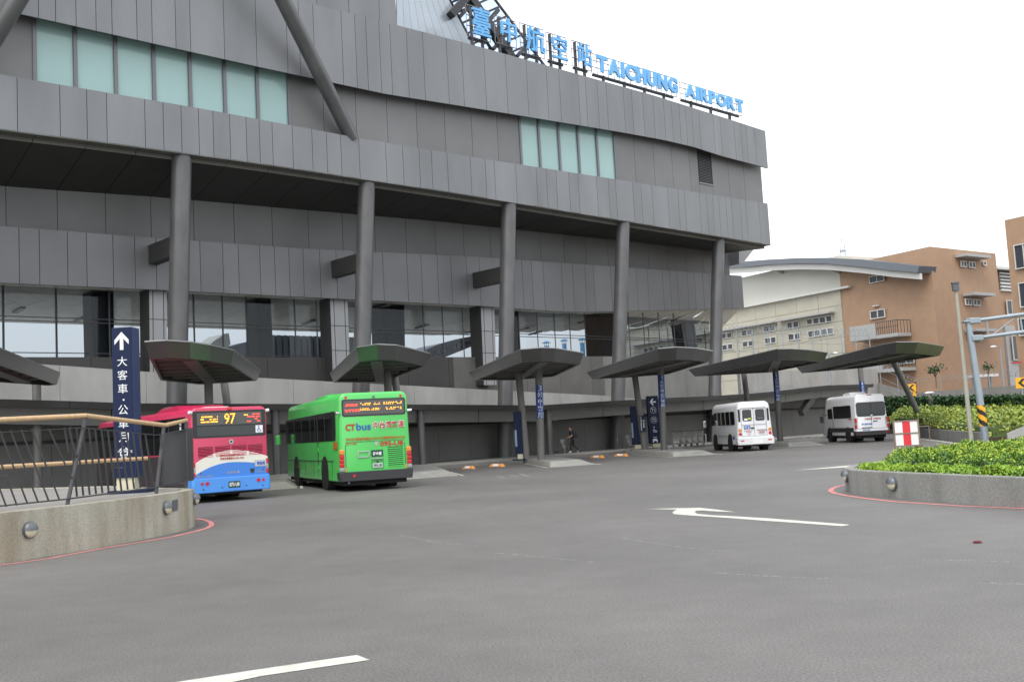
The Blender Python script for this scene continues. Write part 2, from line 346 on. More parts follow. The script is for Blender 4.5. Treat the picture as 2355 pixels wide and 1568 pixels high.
# ================================================================ TERMINAL
T = thing('airport_terminal', 'huge dark grey metal-clad airport terminal on leaning round columns, aqua ribbon windows', 'terminal', W(20, 8, 0))
SL, SR = -18.0, 61.4
def pan_edges(s0, s1, widths, seed):
    r = random.Random(seed); e = [s0]
    while e[-1] < s1-.9: e.append(e[-1]+r.choice(widths))
    e[-1] = s1; return e
IRR = [.78, .95, .95, 1.25, 1.25, 1.9, 1.9, .8]
def band(name, ztop, zbot, nf, s0, s1, widths, seed, m='panel', gap=.03, th=.1, smax=None, tilt=0):
    b = MB(); back = MB(); e = pan_edges(s0, s1, widths, seed); nfun = nf if callable(nf) else (lambda s: nf)
    zt = ztop if callable(ztop) else (lambda s: interp(s, ztop) if isinstance(ztop, list) else ztop)
    zb = zbot if callable(zbot) else (lambda s: interp(s, zbot) if isinstance(zbot, list) else zbot)
    for a, c in zip(e, e[1:]):
        g = gap/2; a2, c2 = a+g, c-g
        f = [W(a2, nfun(a2)+tilt, zb(a2)), W(c2, nfun(c2)+tilt, zb(c2)), W(c2, nfun(c2), zt(c2)), W(a2, nfun(a2), zt(a2))]
        q = [W(a2, nfun(a2)+th+tilt, zb(a2)), W(c2, nfun(c2)+th+tilt, zb(c2)), W(c2, nfun(c2)+th, zt(c2)), W(a2, nfun(a2)+th, zt(a2))]
        b.prism(f, q)
        h = .02
        back.prism([W(a, nfun(a)+th*.5+tilt, zb(a)+h), W(c, nfun(c)+th*.5+tilt, zb(c)+h), W(c, nfun(c)+th*.5, zt(c)-h), W(a, nfun(a)+th*.5, zt(a)-h)],
                   [W(a, nfun(a)+th+.1+tilt, zb(a)+h), W(c, nfun(c)+th+.1+tilt, zb(c)+h), W(c, nfun(c)+th+.1, zt(c)-h), W(a, nfun(a)+th+.1, zt(a)-h)])
    o = b.build(name, M[m], T); back.build('joint_backing', M['seam'], o); return o
Z1t = [(-18, 26.0), (17, 26.47), (20, 26.57), (28.6, 26.71), (37.6, 26.73), (46.8, 26.74), (51.5, 26.63), (57, 26.5), (62, 26.35)]
Z1b = [(-18, 22.1), (13, 22.08), (21.6, 22.14), (27.6, 22.46), (32.8, 22.72), (42.4, 23.19), (47.8, 23.39), (51.7, 23.4), (55.1, 23.2), (62, 23.08)]
Z3t = [(-18, 19.0), (.9, 19.05), (10, 19.17), (20, 19.13), (29.2, 19.27), (41.6, 19.55), (55.2, 19.81), (62, 19.97)]
Z3b = [(-18, 16.3), (0, 16.47), (4.8, 16.6), (12.8, 16.72), (26.7, 16.73), (32.6, 16.67), (47.3, 16.51), (62, 16.35)]
band('roof_band', Z1t, Z1b, 0., SL, SR+.5, IRR, 3)
band('lower_band', Z3t, Z3b, 0., SL, SR, IRR, 5)
# recessed wall between the bands, split round the windows
NW = .75
wb = lambda s: interp(s, Z3t)-.4
wt_ = lambda s: interp(s, Z1b)+.5
def pixs(px, py, n): return onf(px, py, n)[0]
g1 = [pixs(x, y, NW) for x, y in ((80, 180), (174, 197), (267, 212), (355, 227), (438.5, 242), (518, 256), (593.5, 270), (666, 285))]
g2 = [pixs(x, y, NW) for x, y in ((1199, 375), (1242.5, 383), (1288.5, 390), (1333, 397), (1376.5, 405), (1417, 411))]
lv = [pixs(1606, 400, NW), pixs(1638, 406, NW)]
for a, c, sd in ((SL, g1[0], 1), (g1[-1], g2[0], 2), (g2[-1], lv[0], 3), (lv[1], SR+.55, 4)):
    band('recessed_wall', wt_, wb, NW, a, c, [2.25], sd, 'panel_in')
band('recessed_wall', lambda s: wb(s)+1.5, wb, NW, lv[0], lv[1], [3], 9, 'panel_in')
def ribbon(ed, name):
    r = MB(); fr = None
    for e in ed: r.prism([W(e-.09, NW-.06, wb(e)), W(e+.09, NW-.06, wb(e)), W(e+.09, NW+.2, wb(e)), W(e-.09, NW+.2, wb(e))], [W(e-.09, NW-.06, wt_(e)), W(e+.09, NW-.06, wt_(e)), W(e+.09, NW+.2, wt_(e)), W(e-.09, NW+.2, wt_(e))])
    fr = r.build('ribbon_window', M['mullion'], T)
    for a, c in zip(ed, ed[1:]):
        MB().prism([W(a+.09, NW+.06, wb(a)), W(c-.09, NW+.06, wb(c)), W(c-.09, NW+.12, wb(c)), W(a+.09, NW+.12, wb(a))], [W(a+.09, NW+.06, wt_(a)), W(c-.09, NW+.06, wt_(c)), W(c-.09, NW+.12, wt_(c)), W(a+.09, NW+.12, wt_(a))]).build('pane', M['aqua'], fr)
ribbon(g1, 'ribbon_window'); ribbon(g2, 'ribbon_window')
b = MB(); zz0, zz1 = wb(lv[0])+1.55, wt_(lv[0])
k = 0
while zz0+k*.13 < zz1:
    z = zz0+k*.13; b.prism([W(lv[0]+.1, NW, z), W(lv[1]-.1, NW, z), W(lv[1]-.1, NW+.12, z+.08), W(lv[0]+.1, NW+.12, z+.08)], [W(lv[0]+.1, NW, z+.02), W(lv[1]-.1, NW, z+.02), W(lv[1]-.1, NW+.12, z+.1), W(lv[0]+.1, NW+.12, z+.1)]); k += 1
o = b.build('louvre_vent', M['panel'], T)
MB().prism([W(lv[0], NW+.14, zz0-.1), W(lv[1], NW+.14, zz0-.1), W(lv[1], NW+.2, zz0-.1), W(lv[0], NW+.2, zz0-.1)], [W(lv[0], NW+.14, zz1), W(lv[1], NW+.14, zz1), W(lv[1], NW+.2, zz1), W(lv[0], NW+.2, zz1)]).build('vent_backing', M['seam'], o)
MB().bar(W(lv[0], NW-.01, zz0-.06), W(lv[1], NW-.01, zz0-.06), .1).build('vent_sill', M['panel'], o)
# upper wall left of the atrium
sA = pixs(911, 30, .3)
band('upper_wall', 34, lambda s: interp(s, Z1t)-.3, .3, SL, sA, [2.2], 6, 'panel')
# core volume behind cladding, end walls
MB().ext([W(SL, 1.0, 0), W(SR-1.2, 1.0, 0), W(SR-1.2, 24, 0), W(SL, 24, 0)], 16.9, 26.2).build('core', M['panel_in'], T)
MB().ext([W(SL, .45, 0), W(sA, .45, 0), W(sA, 12, 0), W(SL, 12, 0)], 26.2, 34).build('core', M['panel_in'], T)
# soffit : chamfer strip, little drop, sloping dark soffit
sof_in = lambda s: interp(s, [(-18, 14.8), (2, 15.0), (9, 15.35), (17, 15.6), (29, 16.0), (50, 16.35), (61.4, 16.45)])
b1_, b2_, b3_ = MB(), MB(), MB()
e = pan_edges(SL, SR, [2.45], 8)
for a, c in zip(e, e[1:]):
    g = .015; a2, c2 = a+g, c-g; za, zc = interp(a2, Z3b), interp(c2, Z3b)
    b1_.prism([W(a2, .0, za-.02), W(c2, .0, zc-.02), W(c2, .62, zc-.02), W(a2, .62, za-.02)], [W(a2, .0, za+.04), W(c2, .0, zc+.04), W(c2, .62, zc+.04), W(a2, .62, za+.04)])
    b2_.prism([W(a2, .63, za-.22), W(c2, .63, zc-.22), W(c2, .7, zc-.22), W(a2, .7, za-.22)], [W(a2, .63, za+.03), W(c2, .63, zc+.03), W(c2, .7, zc+.03), W(a2, .7, za+.03)])
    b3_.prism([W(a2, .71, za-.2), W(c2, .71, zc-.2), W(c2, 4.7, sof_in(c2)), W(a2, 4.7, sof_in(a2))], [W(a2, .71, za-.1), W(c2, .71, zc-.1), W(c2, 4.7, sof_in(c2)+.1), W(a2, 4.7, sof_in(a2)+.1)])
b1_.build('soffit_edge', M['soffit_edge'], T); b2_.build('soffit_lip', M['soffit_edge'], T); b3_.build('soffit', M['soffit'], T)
MB().ext([W(SL, .8, 0), W(SR-.1, .8, 0), W(SR-.1, 1.5, 0), W(SL, 1.5, 0)], 16.6, 16.9).build('soffit_backing', M['seam'], T)
# recessed wall under the soffit and the inner band
NB = 3.8
z5t = []; z5b = []
for x, y in ((0, 520), (350, 547), (700, 572), (1080, 590), (1440, 615), (1640, 630), (1703, 634)): z5t.append(onf(x, y, NB))
for x, y in ((0, 650), (400, 668), (700, 683), (1100, 703), (1290, 716.7), (1353, 717.7), (1440, 715), (1630, 711), (1715, 708.5)): z5b.append(onf(x, y, NB))
s5r = pixs(1708, 670, NB)
z5t = [(-18, z5t[0][1])]+z5t; z5b = [(-18, z5b[0][1])]+z5b
band('inner_band', z5t, z5b, NB, SL, s5r, [.95, 1.15, 1.9, 1.15, 1.35], 11, 'panel_shade', th=.2)
band('inner_wall', lambda s: max(sof_in(s)+.3, 15), lambda s: interp(s, z5t)-.4, NB+.75, SL, s5r-.7, [2.45], 12, 'panel_soffit_shade')
MB().ext([W(SL, NB+.9, 0), W(s5r-.8, NB+.9, 0), W(s5r-.8, 20, 0), W(SL, 20, 0)], 11.8, 17).build('core', M['panel_in'], T)
zt0 = interp(s5r, z5b)
# slanted return at the far end under the soffit
tri = []
for x, y in ((1699, 562), (1741, 563.5), (1707, 607), (1699, 607)): q_ = onf(x, y, NB+.1); tri.append(W(q_[0], NB+.1, q_[1]))
MB().prism(tri, [p+Vector((FN.x, FN.y, 0))*2.5 for p in tri]).build('end_return', M['panel_light'], T)
# ceiling of the open level and its lamps
zc_ = lambda s: interp(s, z5b)+.12
bc = MB(); e = pan_edges(SL, s5r, [1.22], 1)
for a, c in zip(e, e[1:]):
    nb0, nb1 = 4.05, interp(a, [(-18, 20), (40, 20), (50, 14), (58, 6)])
    zf = 10.25
    bc.prism([W(a+.01, nb0, zc_(a)), W(c-.01, nb0, zc_(c)), W(c-.01, nb1, zf), W(a+.01, nb1, zf)], [W(a+.01, nb0, zc_(a)+.1), W(c-.01, nb0, zc_(c)+.1), W(c-.01, nb1, zf+.1), W(a+.01, nb1, zf+.1)])
bc.build('ceiling', M['ceil'], T)
for x, y in ((45, 706), (182, 682), (78, 735)): pass
for px, py in ((43, 712), (184, 733), (595, 715), (505, 826), (877, 706), (890, 727), (710, 740), (1090-120, 750), (1200, 757), (1230, 765), (1345, 738), (1370, 720), (1370, 750), (1545, 728), (1565, 715)):
    d = ray(px, py); tt = (10.2-EYE)/d.z; p = CAMP+d*tt; s, n = SN(p)
    if n < 4.3: continue
    MB().bar(W(s, n-.75, 10.22), W(s, n+.75, 10.12), .28, .12).build('ceiling_light', M['lamp'], T)
# floor of the open level
MB().ext([W(SL, 5.6, 0), W(60, 5.6, 0), W(60, 28, 0), W(SL, 28, 0)], 5.0, 5.6).build('upper_floor', mat('pale floor tile', (.75, .74, .7), .4), T)
struct(MB().ext([W(-40, 29, 0), W(75, 29, 0), W(75, 110, 0), W(-40, 110, 0)], -.05, .06).build('bounce_apron', mat('apron concrete', (.5, .49, .46), .8, noise=.08, nscale=.3)))  # unseen bright slab added behind the terminal to bounce light onto the ceiling
# rectangular piers and dark inner piers (leaning ones to the right)
def pier(x0, x1, xd, ytop, ybot, n, m='panel_light', xb0=None, xb1=None):
    xb0 = x0 if xb0 is None else xb0; xb1 = x1 if xb1 is None else xb1
    st0, zt = onf(x0, ytop, n); st1, _ = onf(x1, ytop, n); sb0, zb = onf(xb0, ybot, n); sb1, _ = onf(xb1, ybot, n)
    dpt = 1.2; zt = 11.6; zb = 5.0
    o = MB().prism([W(sb0, n, zb), W(sb1, n, zb), W(sb1, n+dpt, zb), W(sb0, n+dpt, zb)], [W(st0, n, zt), W(st1, n, zt), W(st1, n+dpt, zt), W(st0, n+dpt, zt)]).build('pier', M[m], T)
    if m == 'panel_light': MB().prism([W(sb0-.006, n+.01, zb), W(sb0-.003, n+.01, zb), W(sb0-.003, n+dpt, zb), W(sb0-.006, n+dpt, zb)], [W(st0-.006, n+.01, zt), W(st0-.003, n+.01, zt), W(st0-.003, n+dpt, zt), W(st0-.006, n+dpt, zt)]).build('side_shade_sheet', M['inner'], o)  # added dark sheet standing in for the dim reflection on the pier side
    jb = MB()
    for z in (7.2, 8.7):
        f = (z-zb)/(zt-zb); a, c = sb0+(st0-sb0)*f, sb1+(st1-sb1)*f; jb.bar(W(a, n-.003, z), W(c, n-.003, z), .03, .03)
    for fr in (.2, .82): jb.bar(W(sb0+(sb1-sb0)*fr, n-.003, zb), W(st0+(st1-st0)*fr, n-.003, zt), .03, .03)
    jb.build('joint', M['seam'], o)
pier(344, 384, 0, 665, 855, 4.3); pier(759, 799, 0, 690, 880, 4.3, xb0=766, xb1=806); pier(1106, 1137, 0, 710, 890, 4.3, xb0=1113, xb1=1142)
pier(1562, 1592, 0, 710, 820, 9, xb0=1583, xb1=1612)
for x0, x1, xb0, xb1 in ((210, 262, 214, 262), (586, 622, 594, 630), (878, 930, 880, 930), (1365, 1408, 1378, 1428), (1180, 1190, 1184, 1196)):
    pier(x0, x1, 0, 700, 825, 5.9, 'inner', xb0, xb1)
# glazing with mullions and transoms
NG = 5.45
gz0 = 5.6
gm = MB(); sxs = [pixs(x, y, NG) for x, y in ((8, 780), (130, 780), (253, 780), (447, 780), (513, 780), (568, 780), (680, 790), (730, 790), (975, 790), (1020, 790), (1066, 790), (1195, 790), (1237, 790), (1277, 790), (1312, 790), (1347, 790), (1448, 790), (1482, 790), (1517, 790), (1552, 790))]
for s in [-14, -11, -8, -5, -2.4]+sxs: gm.bar(W(s, NG, gz0), W(s, NG, zc_(s)+.1), .07, .1)
for z in (8.55, 8.75, 6.95): gm.bar(W(SL, NG, z), W(s5r-2, NG, z), .06, .045)
gw = gm.build('curtain_wall', M['darkmetal'], T)
MB().prism([W(SL, NG+.02, gz0), W(s5r-3, NG+.02, gz0), W(s5r-3, NG+.05, gz0), W(SL, NG+.05, gz0)], [W(SL, NG+.02, 10.6), W(s5r-3, NG+.02, 10.4), W(s5r-3, NG+.05, 10.4), W(SL, NG+.05, 10.6)]).build('glass', M['glass'], gw)
# round columns and their brackets
for i, (t, bt, sd) in enumerate((((417, 385), (406, 925), 0), ((842, 445), (830, 895), 0), ((1169, 490), (1159.5, 1053), 0), ((1431.5, 527), (1420.5, 918), 0), ((1651.5, 560), (1643, 900), 0))):
    ptop = atz(*t, 16.1); s0, n0 = SN(ptop); s1, z1 = onf(*bt, 1.1)
    if i == 2: z1 = 0.15
    bot = W(s1, 1.1, z1); d = (ptop-bot)/(16.1-z1); bot0 = bot+d*(0-z1); top0 = bot+d*(16.7-z1)
    o = MB().tube(bot0, top0, .5, .5, 28).build('column', M['steel'], T, smooth=True)
    if i < 3:
        q = bot+d*(12.0-z1); s, n = SN(q); MB().bar(W(s-.05, n+.3, 12.05), W(s-.05, NB+.1, 12.05), .55, 1.0).build('bracket', M['soffit'], o)
for s in (-2.5, -14): MB().tube(W(s-.6, 1.1, 0), W(s, .6, 16.6), .5, .5, 24).build('column', M['steel'], T, smooth=True)
# slanting tube struts in front of the upper bands
sb, zb_ = onf(806, 314, .25); st, zt_ = onf(650, 0, -1.7); p0, p1 = W(sb, .25, zb_), W(st, -1.7, zt_); MB().tube(p0-(p1-p0)*.02, p0+(p1-p0)*2, .42, .42, 24).build('strut', M['steel'], T, smooth=True)
sb, zb_ = onf(-62, 165, .25); st, zt_ = onf(40, 0, -1.3); p0, p1 = W(sb, .25, zb_), W(st, -1.3, zt_); MB().tube(p0, p0+(p1-p0)*2.2, .42, .42, 24).build('strut', M['steel'], T, smooth=True)
MB().tube(W(sb-1, .3, 19.2), W(sb+.3, .3, 19.2), .3).build('strut_foot', M['steel'], T)
# atrium glass skin and skylight lattice above the roof band
def z6(x, y, n=3.0): s, z = onf(1000.4+x/8, y/8, n); return W(s, n, z)
b = MB(); ys = [-520, -260, 0, 260, 520, 830]
Lx = lambda y: -706; Rx = lambda y: 250+(y)*(410/790)
b = MB()
for i in range(9):
    f0, f1 = i/9, (i+1)/9
    for a, c in zip(ys, ys[1:]):
        q = [z6(Lx(a)+(Rx(a)-Lx(a))*f0+2, a), z6(Lx(a)+(Rx(a)-Lx(a))*f1-2, a), z6(Lx(c)+(Rx(c)-Lx(c))*f1-2, c), z6(Lx(c)+(Rx(c)-Lx(c))*f0+2, c)]
        b.prism(q, [p+Vector((FN.x, FN.y, 0))*.1 for p in q])
b.build('atrium_skin', M['atrium'], T)
lat = MB(); RLx = lambda y: 1100+y*.75
def edge_hit(x, y, sl):                                   # right boundary of the lattice along slope sl
    for k in range(400):
        x += 5; y += sl*5
        if x > RLx(y): break
    return x, y
y = -700
while y < 1700:
    xl = Rx(y)+2; xr, yr = edge_hit(xl, y, -.44); lat.bar(z6(xl, y, 3.3), z6(xr, yr, 3.3), .15, .15); 
    y += 190
for f, wd in ((0.02, .12), (.30, .16), (.62, .12), (1., .14)):
    p = []
    for yy in (-700, 0, 900, 1700): p.append(z6(Rx(yy)+(RLx(yy-.3*(RLx(yy)-Rx(yy)))-Rx(yy))*f, yy-.3*f*(RLx(yy)-Rx(yy)), 3.35))
    for a, c in zip(p, p[1:]): lat.bar(a, c, wd, wd)
so = lat.build('skylight_lattice', M['darkmetal'], T)
b = MB(); b.bar(z6(560, -140, 2.9), z6(1400, 1080, 2.9), .55, .55); b.bar(z6(650, -120, 2.4), z6(285, 290, 2.7), .62, .5); b.bar(z6(985, 390, 2.9), z6(1160, 190, 3), .25); b.bar(z6(440, 330, 3), z6(640, 110, 3), .22); b.bar(z6(1500, 1050, 2.9), z6(1680, 840, 3), .22); b.bar(z6(1060, 920, 2.9), z6(1300, 640, 3), .22)
b.build('main_rafter', M['darkmetal'], so)
q = [z6(Rx(-700), -700, 3.6), z6(RLx(-900), -900, 3.6), z6(RLx(500), 500, 3.6), z6(RLx(1500), 1500, 3.6), z6(Rx(1700), 1700, 3.6)]
MB().prism(q, [p+Vector((FN.x, FN.y, 0))*.03 for p in q]).build('skylight_glass', M['roofglass'], so)

# ---- rooftop letters, each standing on its own frame
def roof_sign(body, label, x0, y0a, y1a, x1, y0b, y1b, nposts, cells, weight=.012, zdrop=None):
    n = .35
    sa, za1 = onf(x0, y0a, n); _, za0 = onf(x0, y1a, n); sb, zb1 = onf(x1, y0b, n); _, zb0 = onf(x1, y1b, n)
    z0, z1 = (za0+zb0)/2, (za1+zb1)/2
    t = thing('rooftop_sign', label, 'rooftop sign', W((sa+sb)/2, n, interp(sa, Z1t)), group='blue letters along the terminal roof')
    if len(body) > 1:                                   # spaced Latin letters, one mesh each
        me_w = []
        for ch in body:
            me = text_mesh(ch, weight); xs = [v.co.x for v in me.vertices]; me_w.append(max(xs)-min(xs)); bpy.data.meshes.remove(me)
        gap = .09; tot = sum(me_w)+gap*(len(body)-1); cur = sa
        for ch, w in zip(body, me_w):
            ww = w/tot*(sb-sa); text('letter', ch, M['signblue'], t, W(cur, n-.15, z0), (FT.x, FT.y, 0), (0, 0, 1), ww, z1-z0, weight, .14, local=False); cur += ww+gap/tot*(sb-sa)
    else: text('letter', body, M['signblue'], t, W(sa, n-.15, z0), (FT.x, FT.y, 0), (0, 0, 1), sb-sa, z1-z0, weight, .14, local=False)
    fr = MB(); e = .25; zl, zh = z0-.1, z1+.15
    for z in [zl+(zh-zl)*k/3 for k in range(4)]: fr.bar(W(sa-e, n+.12, z), W(sb+e, n+.12, z), .045)
    for k in range(cells+1): s = sa-e+(sb-sa+2*e)*k/cells; fr.bar(W(s, n+.12, zl), W(s, n+.12, zh), .045)
    fr.build('letter_frame', M['mullion'], t)
    for k in range(nposts):
        f = (k+.5)/nposts if nposts > 2 else (.2, .8)[k]
        s = sa+(sb-sa)*f; MB().bar(W(s, n+.3, interp(s, Z1t)-.3), W(s, n+.3, zh if nposts == 2 else zl+.1), .22).build('post', M['darkmetal'], t)
    MB().bar(W(sa, n+.3, zl-.05), W(sb, n+.3, zl-.05), .14).build('rail', M['darkmetal'], t)
roof_sign('臺', 'blue letter 臺 on roof edge, first character, against the skylight', 1080, 17, 80, 1120, 27, 90, 2, 3)
roof_sign('中', 'blue letter 中 on roof edge, second character, beside skylight rafters', 1145, 43, 95, 1181, 51, 105, 2, 3)
roof_sign('航', 'blue letter 航 on roof edge, middle Chinese character', 1203, 60, 118, 1245, 70, 128, 2, 3)
roof_sign('空', 'blue letter 空 on roof edge, fourth character', 1263, 81, 135, 1297, 89, 142, 2, 3)
roof_sign('站', 'blue letter 站 on roof edge, last character before TAICHUNG', 1321, 99, 150, 1353, 107, 157, 2, 3)
roof_sign('TAICHUNG', 'blue roof letters reading TAICHUNG on a low post frame', 1366, 130, 167, 1551, 182, 217, 4, 16, .05)
roof_sign('AIRPORT', 'blue roof letters reading AIRPORT near the roof corner', 1569, 194, 224, 1702, 233, 263, 3, 12, .05)

# ================================================================ PARAPETS, WALKWAY ROOF, GROUND FLOOR WALL
def panelwall(root, name, pts, z0, ztop, th, m, wid, gap=.02):
    """pts: list of plan points; panels of width wid along the polyline"""
    b = MB()
    L = [0]
    for a, c in zip(pts, pts[1:]): L.append(L[-1]+hypot(c[0]-a[0], c[1]-a[1]))
    def at(l):
        for i in range(len(pts)-1):
            if l <= L[i+1]+1e-6:
                f = (l-L[i])/(L[i+1]-L[i]); return Vector((pts[i][0]+(pts[i+1][0]-pts[i][0])*f, pts[i][1]+(pts[i+1][1]-pts[i][1])*f))
        return Vector(pts[-1][:2])
    l = 0
    while l < L[-1]-.05:
        l2 = min(l+wid, L[-1]); a, c = at(l+gap/2), at(l2-gap/2); d = (c-a).normalized(); nn = Vector((-d.y, d.x))*th
        za, zb = ztop(l), ztop(l2)
        b.prism([(a.x, a.y, z0), (c.x, c.y, z0), (c.x+nn.x, c.y+nn.y, z0), (a.x+nn.x, a.y+nn.y, z0)], [(a.x, a.y, za), (c.x, c.y, zb), (c.x+nn.x, c.y+nn.y, zb), (a.x+nn.x, a.y+nn.y, za)])
        l = l2
    o = b.build(name, M[m], root)
    return o
zp1 = [(-18, 7.4), (2.7, 6.17), (6, 5.9), (14, 5.48), (21.6, 5.09), (33.3, 4.5), (45, 3.93), (47, 3.6)]
t = thing('ramp_parapet', 'pale concrete ramp parapet sloping down behind the round columns', 'parapet wall', W(20, 3, 0))
panelwall(t, 'panels', [W(-18, 3, 0), W(46, 3, 0)], 3.0, lambda l: interp(l-18, zp1), .25, 'conc', 4.3)
t = thing('viaduct_wall', 'dark concrete sill wall of the upper road under the glazing', 'retaining wall', W(20, 5.1, 0))
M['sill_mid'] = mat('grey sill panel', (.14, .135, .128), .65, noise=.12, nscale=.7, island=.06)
for a_, c_, mm in ((-18, 30, 'sill'), (30, 45, 'sill_mid'), (45, 60, 'concdark')): panelwall(t, 'panels', [W(a_, 5.1, 0), W(c_, 5.1, 0)], .0, lambda l: interp(l+a_, [(0, 6.67), (15, 6.8), (28.5, 6.94), (45, 7.17), (60, 7.25)]), .3, mm, 3.4)  # left panels carry overhang shade in their colour, lighter concrete to the right
t = thing('end_wall', 'long light grey panelled wall behind the right-hand bus shelters', 'retaining wall', (25, 95, 0))
pe = [atz(1700, 851, 6.0), atz(1816, 851, 6.0), atz(2017, 848, 6.0)]
panelwall(t, 'panels', [(p.x, p.y) for p in pe], 0, lambda l: 6.0, .3, 'conc', 2.6)
gwt = thing('ground_floor_wall', 'dark grey panelled wall under the walkway roof', 'wall', W(20, 2.2, 0))
panelwall(gwt, 'panels', [W(-18, 2.3, 0), W(34, 2.3, 0), W(44, 1.8, 0), W(78, 1.6, 0)], 0, lambda l: 3.3, .2, 'wallg', 2.6)
panelwall(gwt, 'lintel', [W(-18, 2.16, 0), W(34, 2.16, 0), W(44, 1.66, 0), W(78, 1.46, 0)], 2.35, lambda l: 2.5, .1, 'inner', 6)
MB().b2(0, .9, -.05, .05, 0, 1.0).build('notice_board', M['silver'], gwt) if False else None
# long walkway roof
wk = thing('walkway_canopy', 'long low grey flat walkway roof running along the terminal wall', 'walkway roof', W(25, -1, 0))
wtop = [(-18, 4.6), (.9, 4.24), (4, 4.0), (23.5, 3.53), (29.2, 3.37), (32, 3.3), (35.4, 3.42), (43, 3.55), (50, 3.63), (56, 3.78), (65.6, 4.28), (73.8, 4.34)]
NWK = -1.6
e = pan_edges(-18, 74, [2.9], 4); bf, bg, bt = MB(), MB(), MB()
for a, c in zip(e, e[1:]):
    a2, c2 = a+.012, c-.012; za, zc = interp(a, wtop), interp(c, wtop)
    bf.prism([W(a2, NWK+.12, za-.3), W(c2, NWK+.12, zc-.3), W(c2, NWK+.25, zc-.3), W(a2, NWK+.25, za-.3)], [W(a2, NWK, za), W(c2, NWK, zc), W(c2, NWK+.25, zc), W(a2, NWK+.25, za)])
    bt.prism([W(a, NWK+.2, za-.2), W(c, NWK+.2, zc-.2), W(c, 2.9, zc-.2), W(a, 2.9, za-.2)], [W(a, NWK+.2, za-.02), W(c, NWK+.2, zc-.02), W(c, 2.9, zc-.02), W(a, 2.9, za-.02)])
e = pan_edges(-18, 74, [5.6], 4)
for a, c in zip(e, e[1:]):
    za, zc = interp(a, wtop), interp(c, wtop)
    bg.prism([W(a+.03, NWK+.75, za-1.0), W(c-.03, NWK+.75, zc-1.0), W(c-.03, NWK+1.0, zc-1.0), W(a+.03, NWK+1.0, za-1.0)], [W(a+.03, NWK+.6, za-.25), W(c-.03, NWK+.6, zc-.25), W(c-.03, NWK+1.0, zc-.25), W(a+.03, NWK+1.0, za-.25)])
bf.build('fascia', M['canopy'], wk); bt.build('roof_slab', M['canopy_edge'], wk)
bg.build('girder', mat('girder paint', (.19, .19, .18), .5, noise=.08, nscale=1), wk)
for px, py in ((1269, 1060), (975, 1077), (640, 1090)):
    s, _ = onf(px, py, NWK+.4); MB().tube(W(s, NWK+.5, 0), W(s, NWK+.5, interp(s, wtop)-.1), .2, .2, 16).build('post', M['steel'], wk, smooth=True)
s = 66.; MB().bar(W(s-2.6, NWK+1.2, 2.0), W(s, NWK+1.2, 3.8), .5).build('brace', M['canopy'], wk)

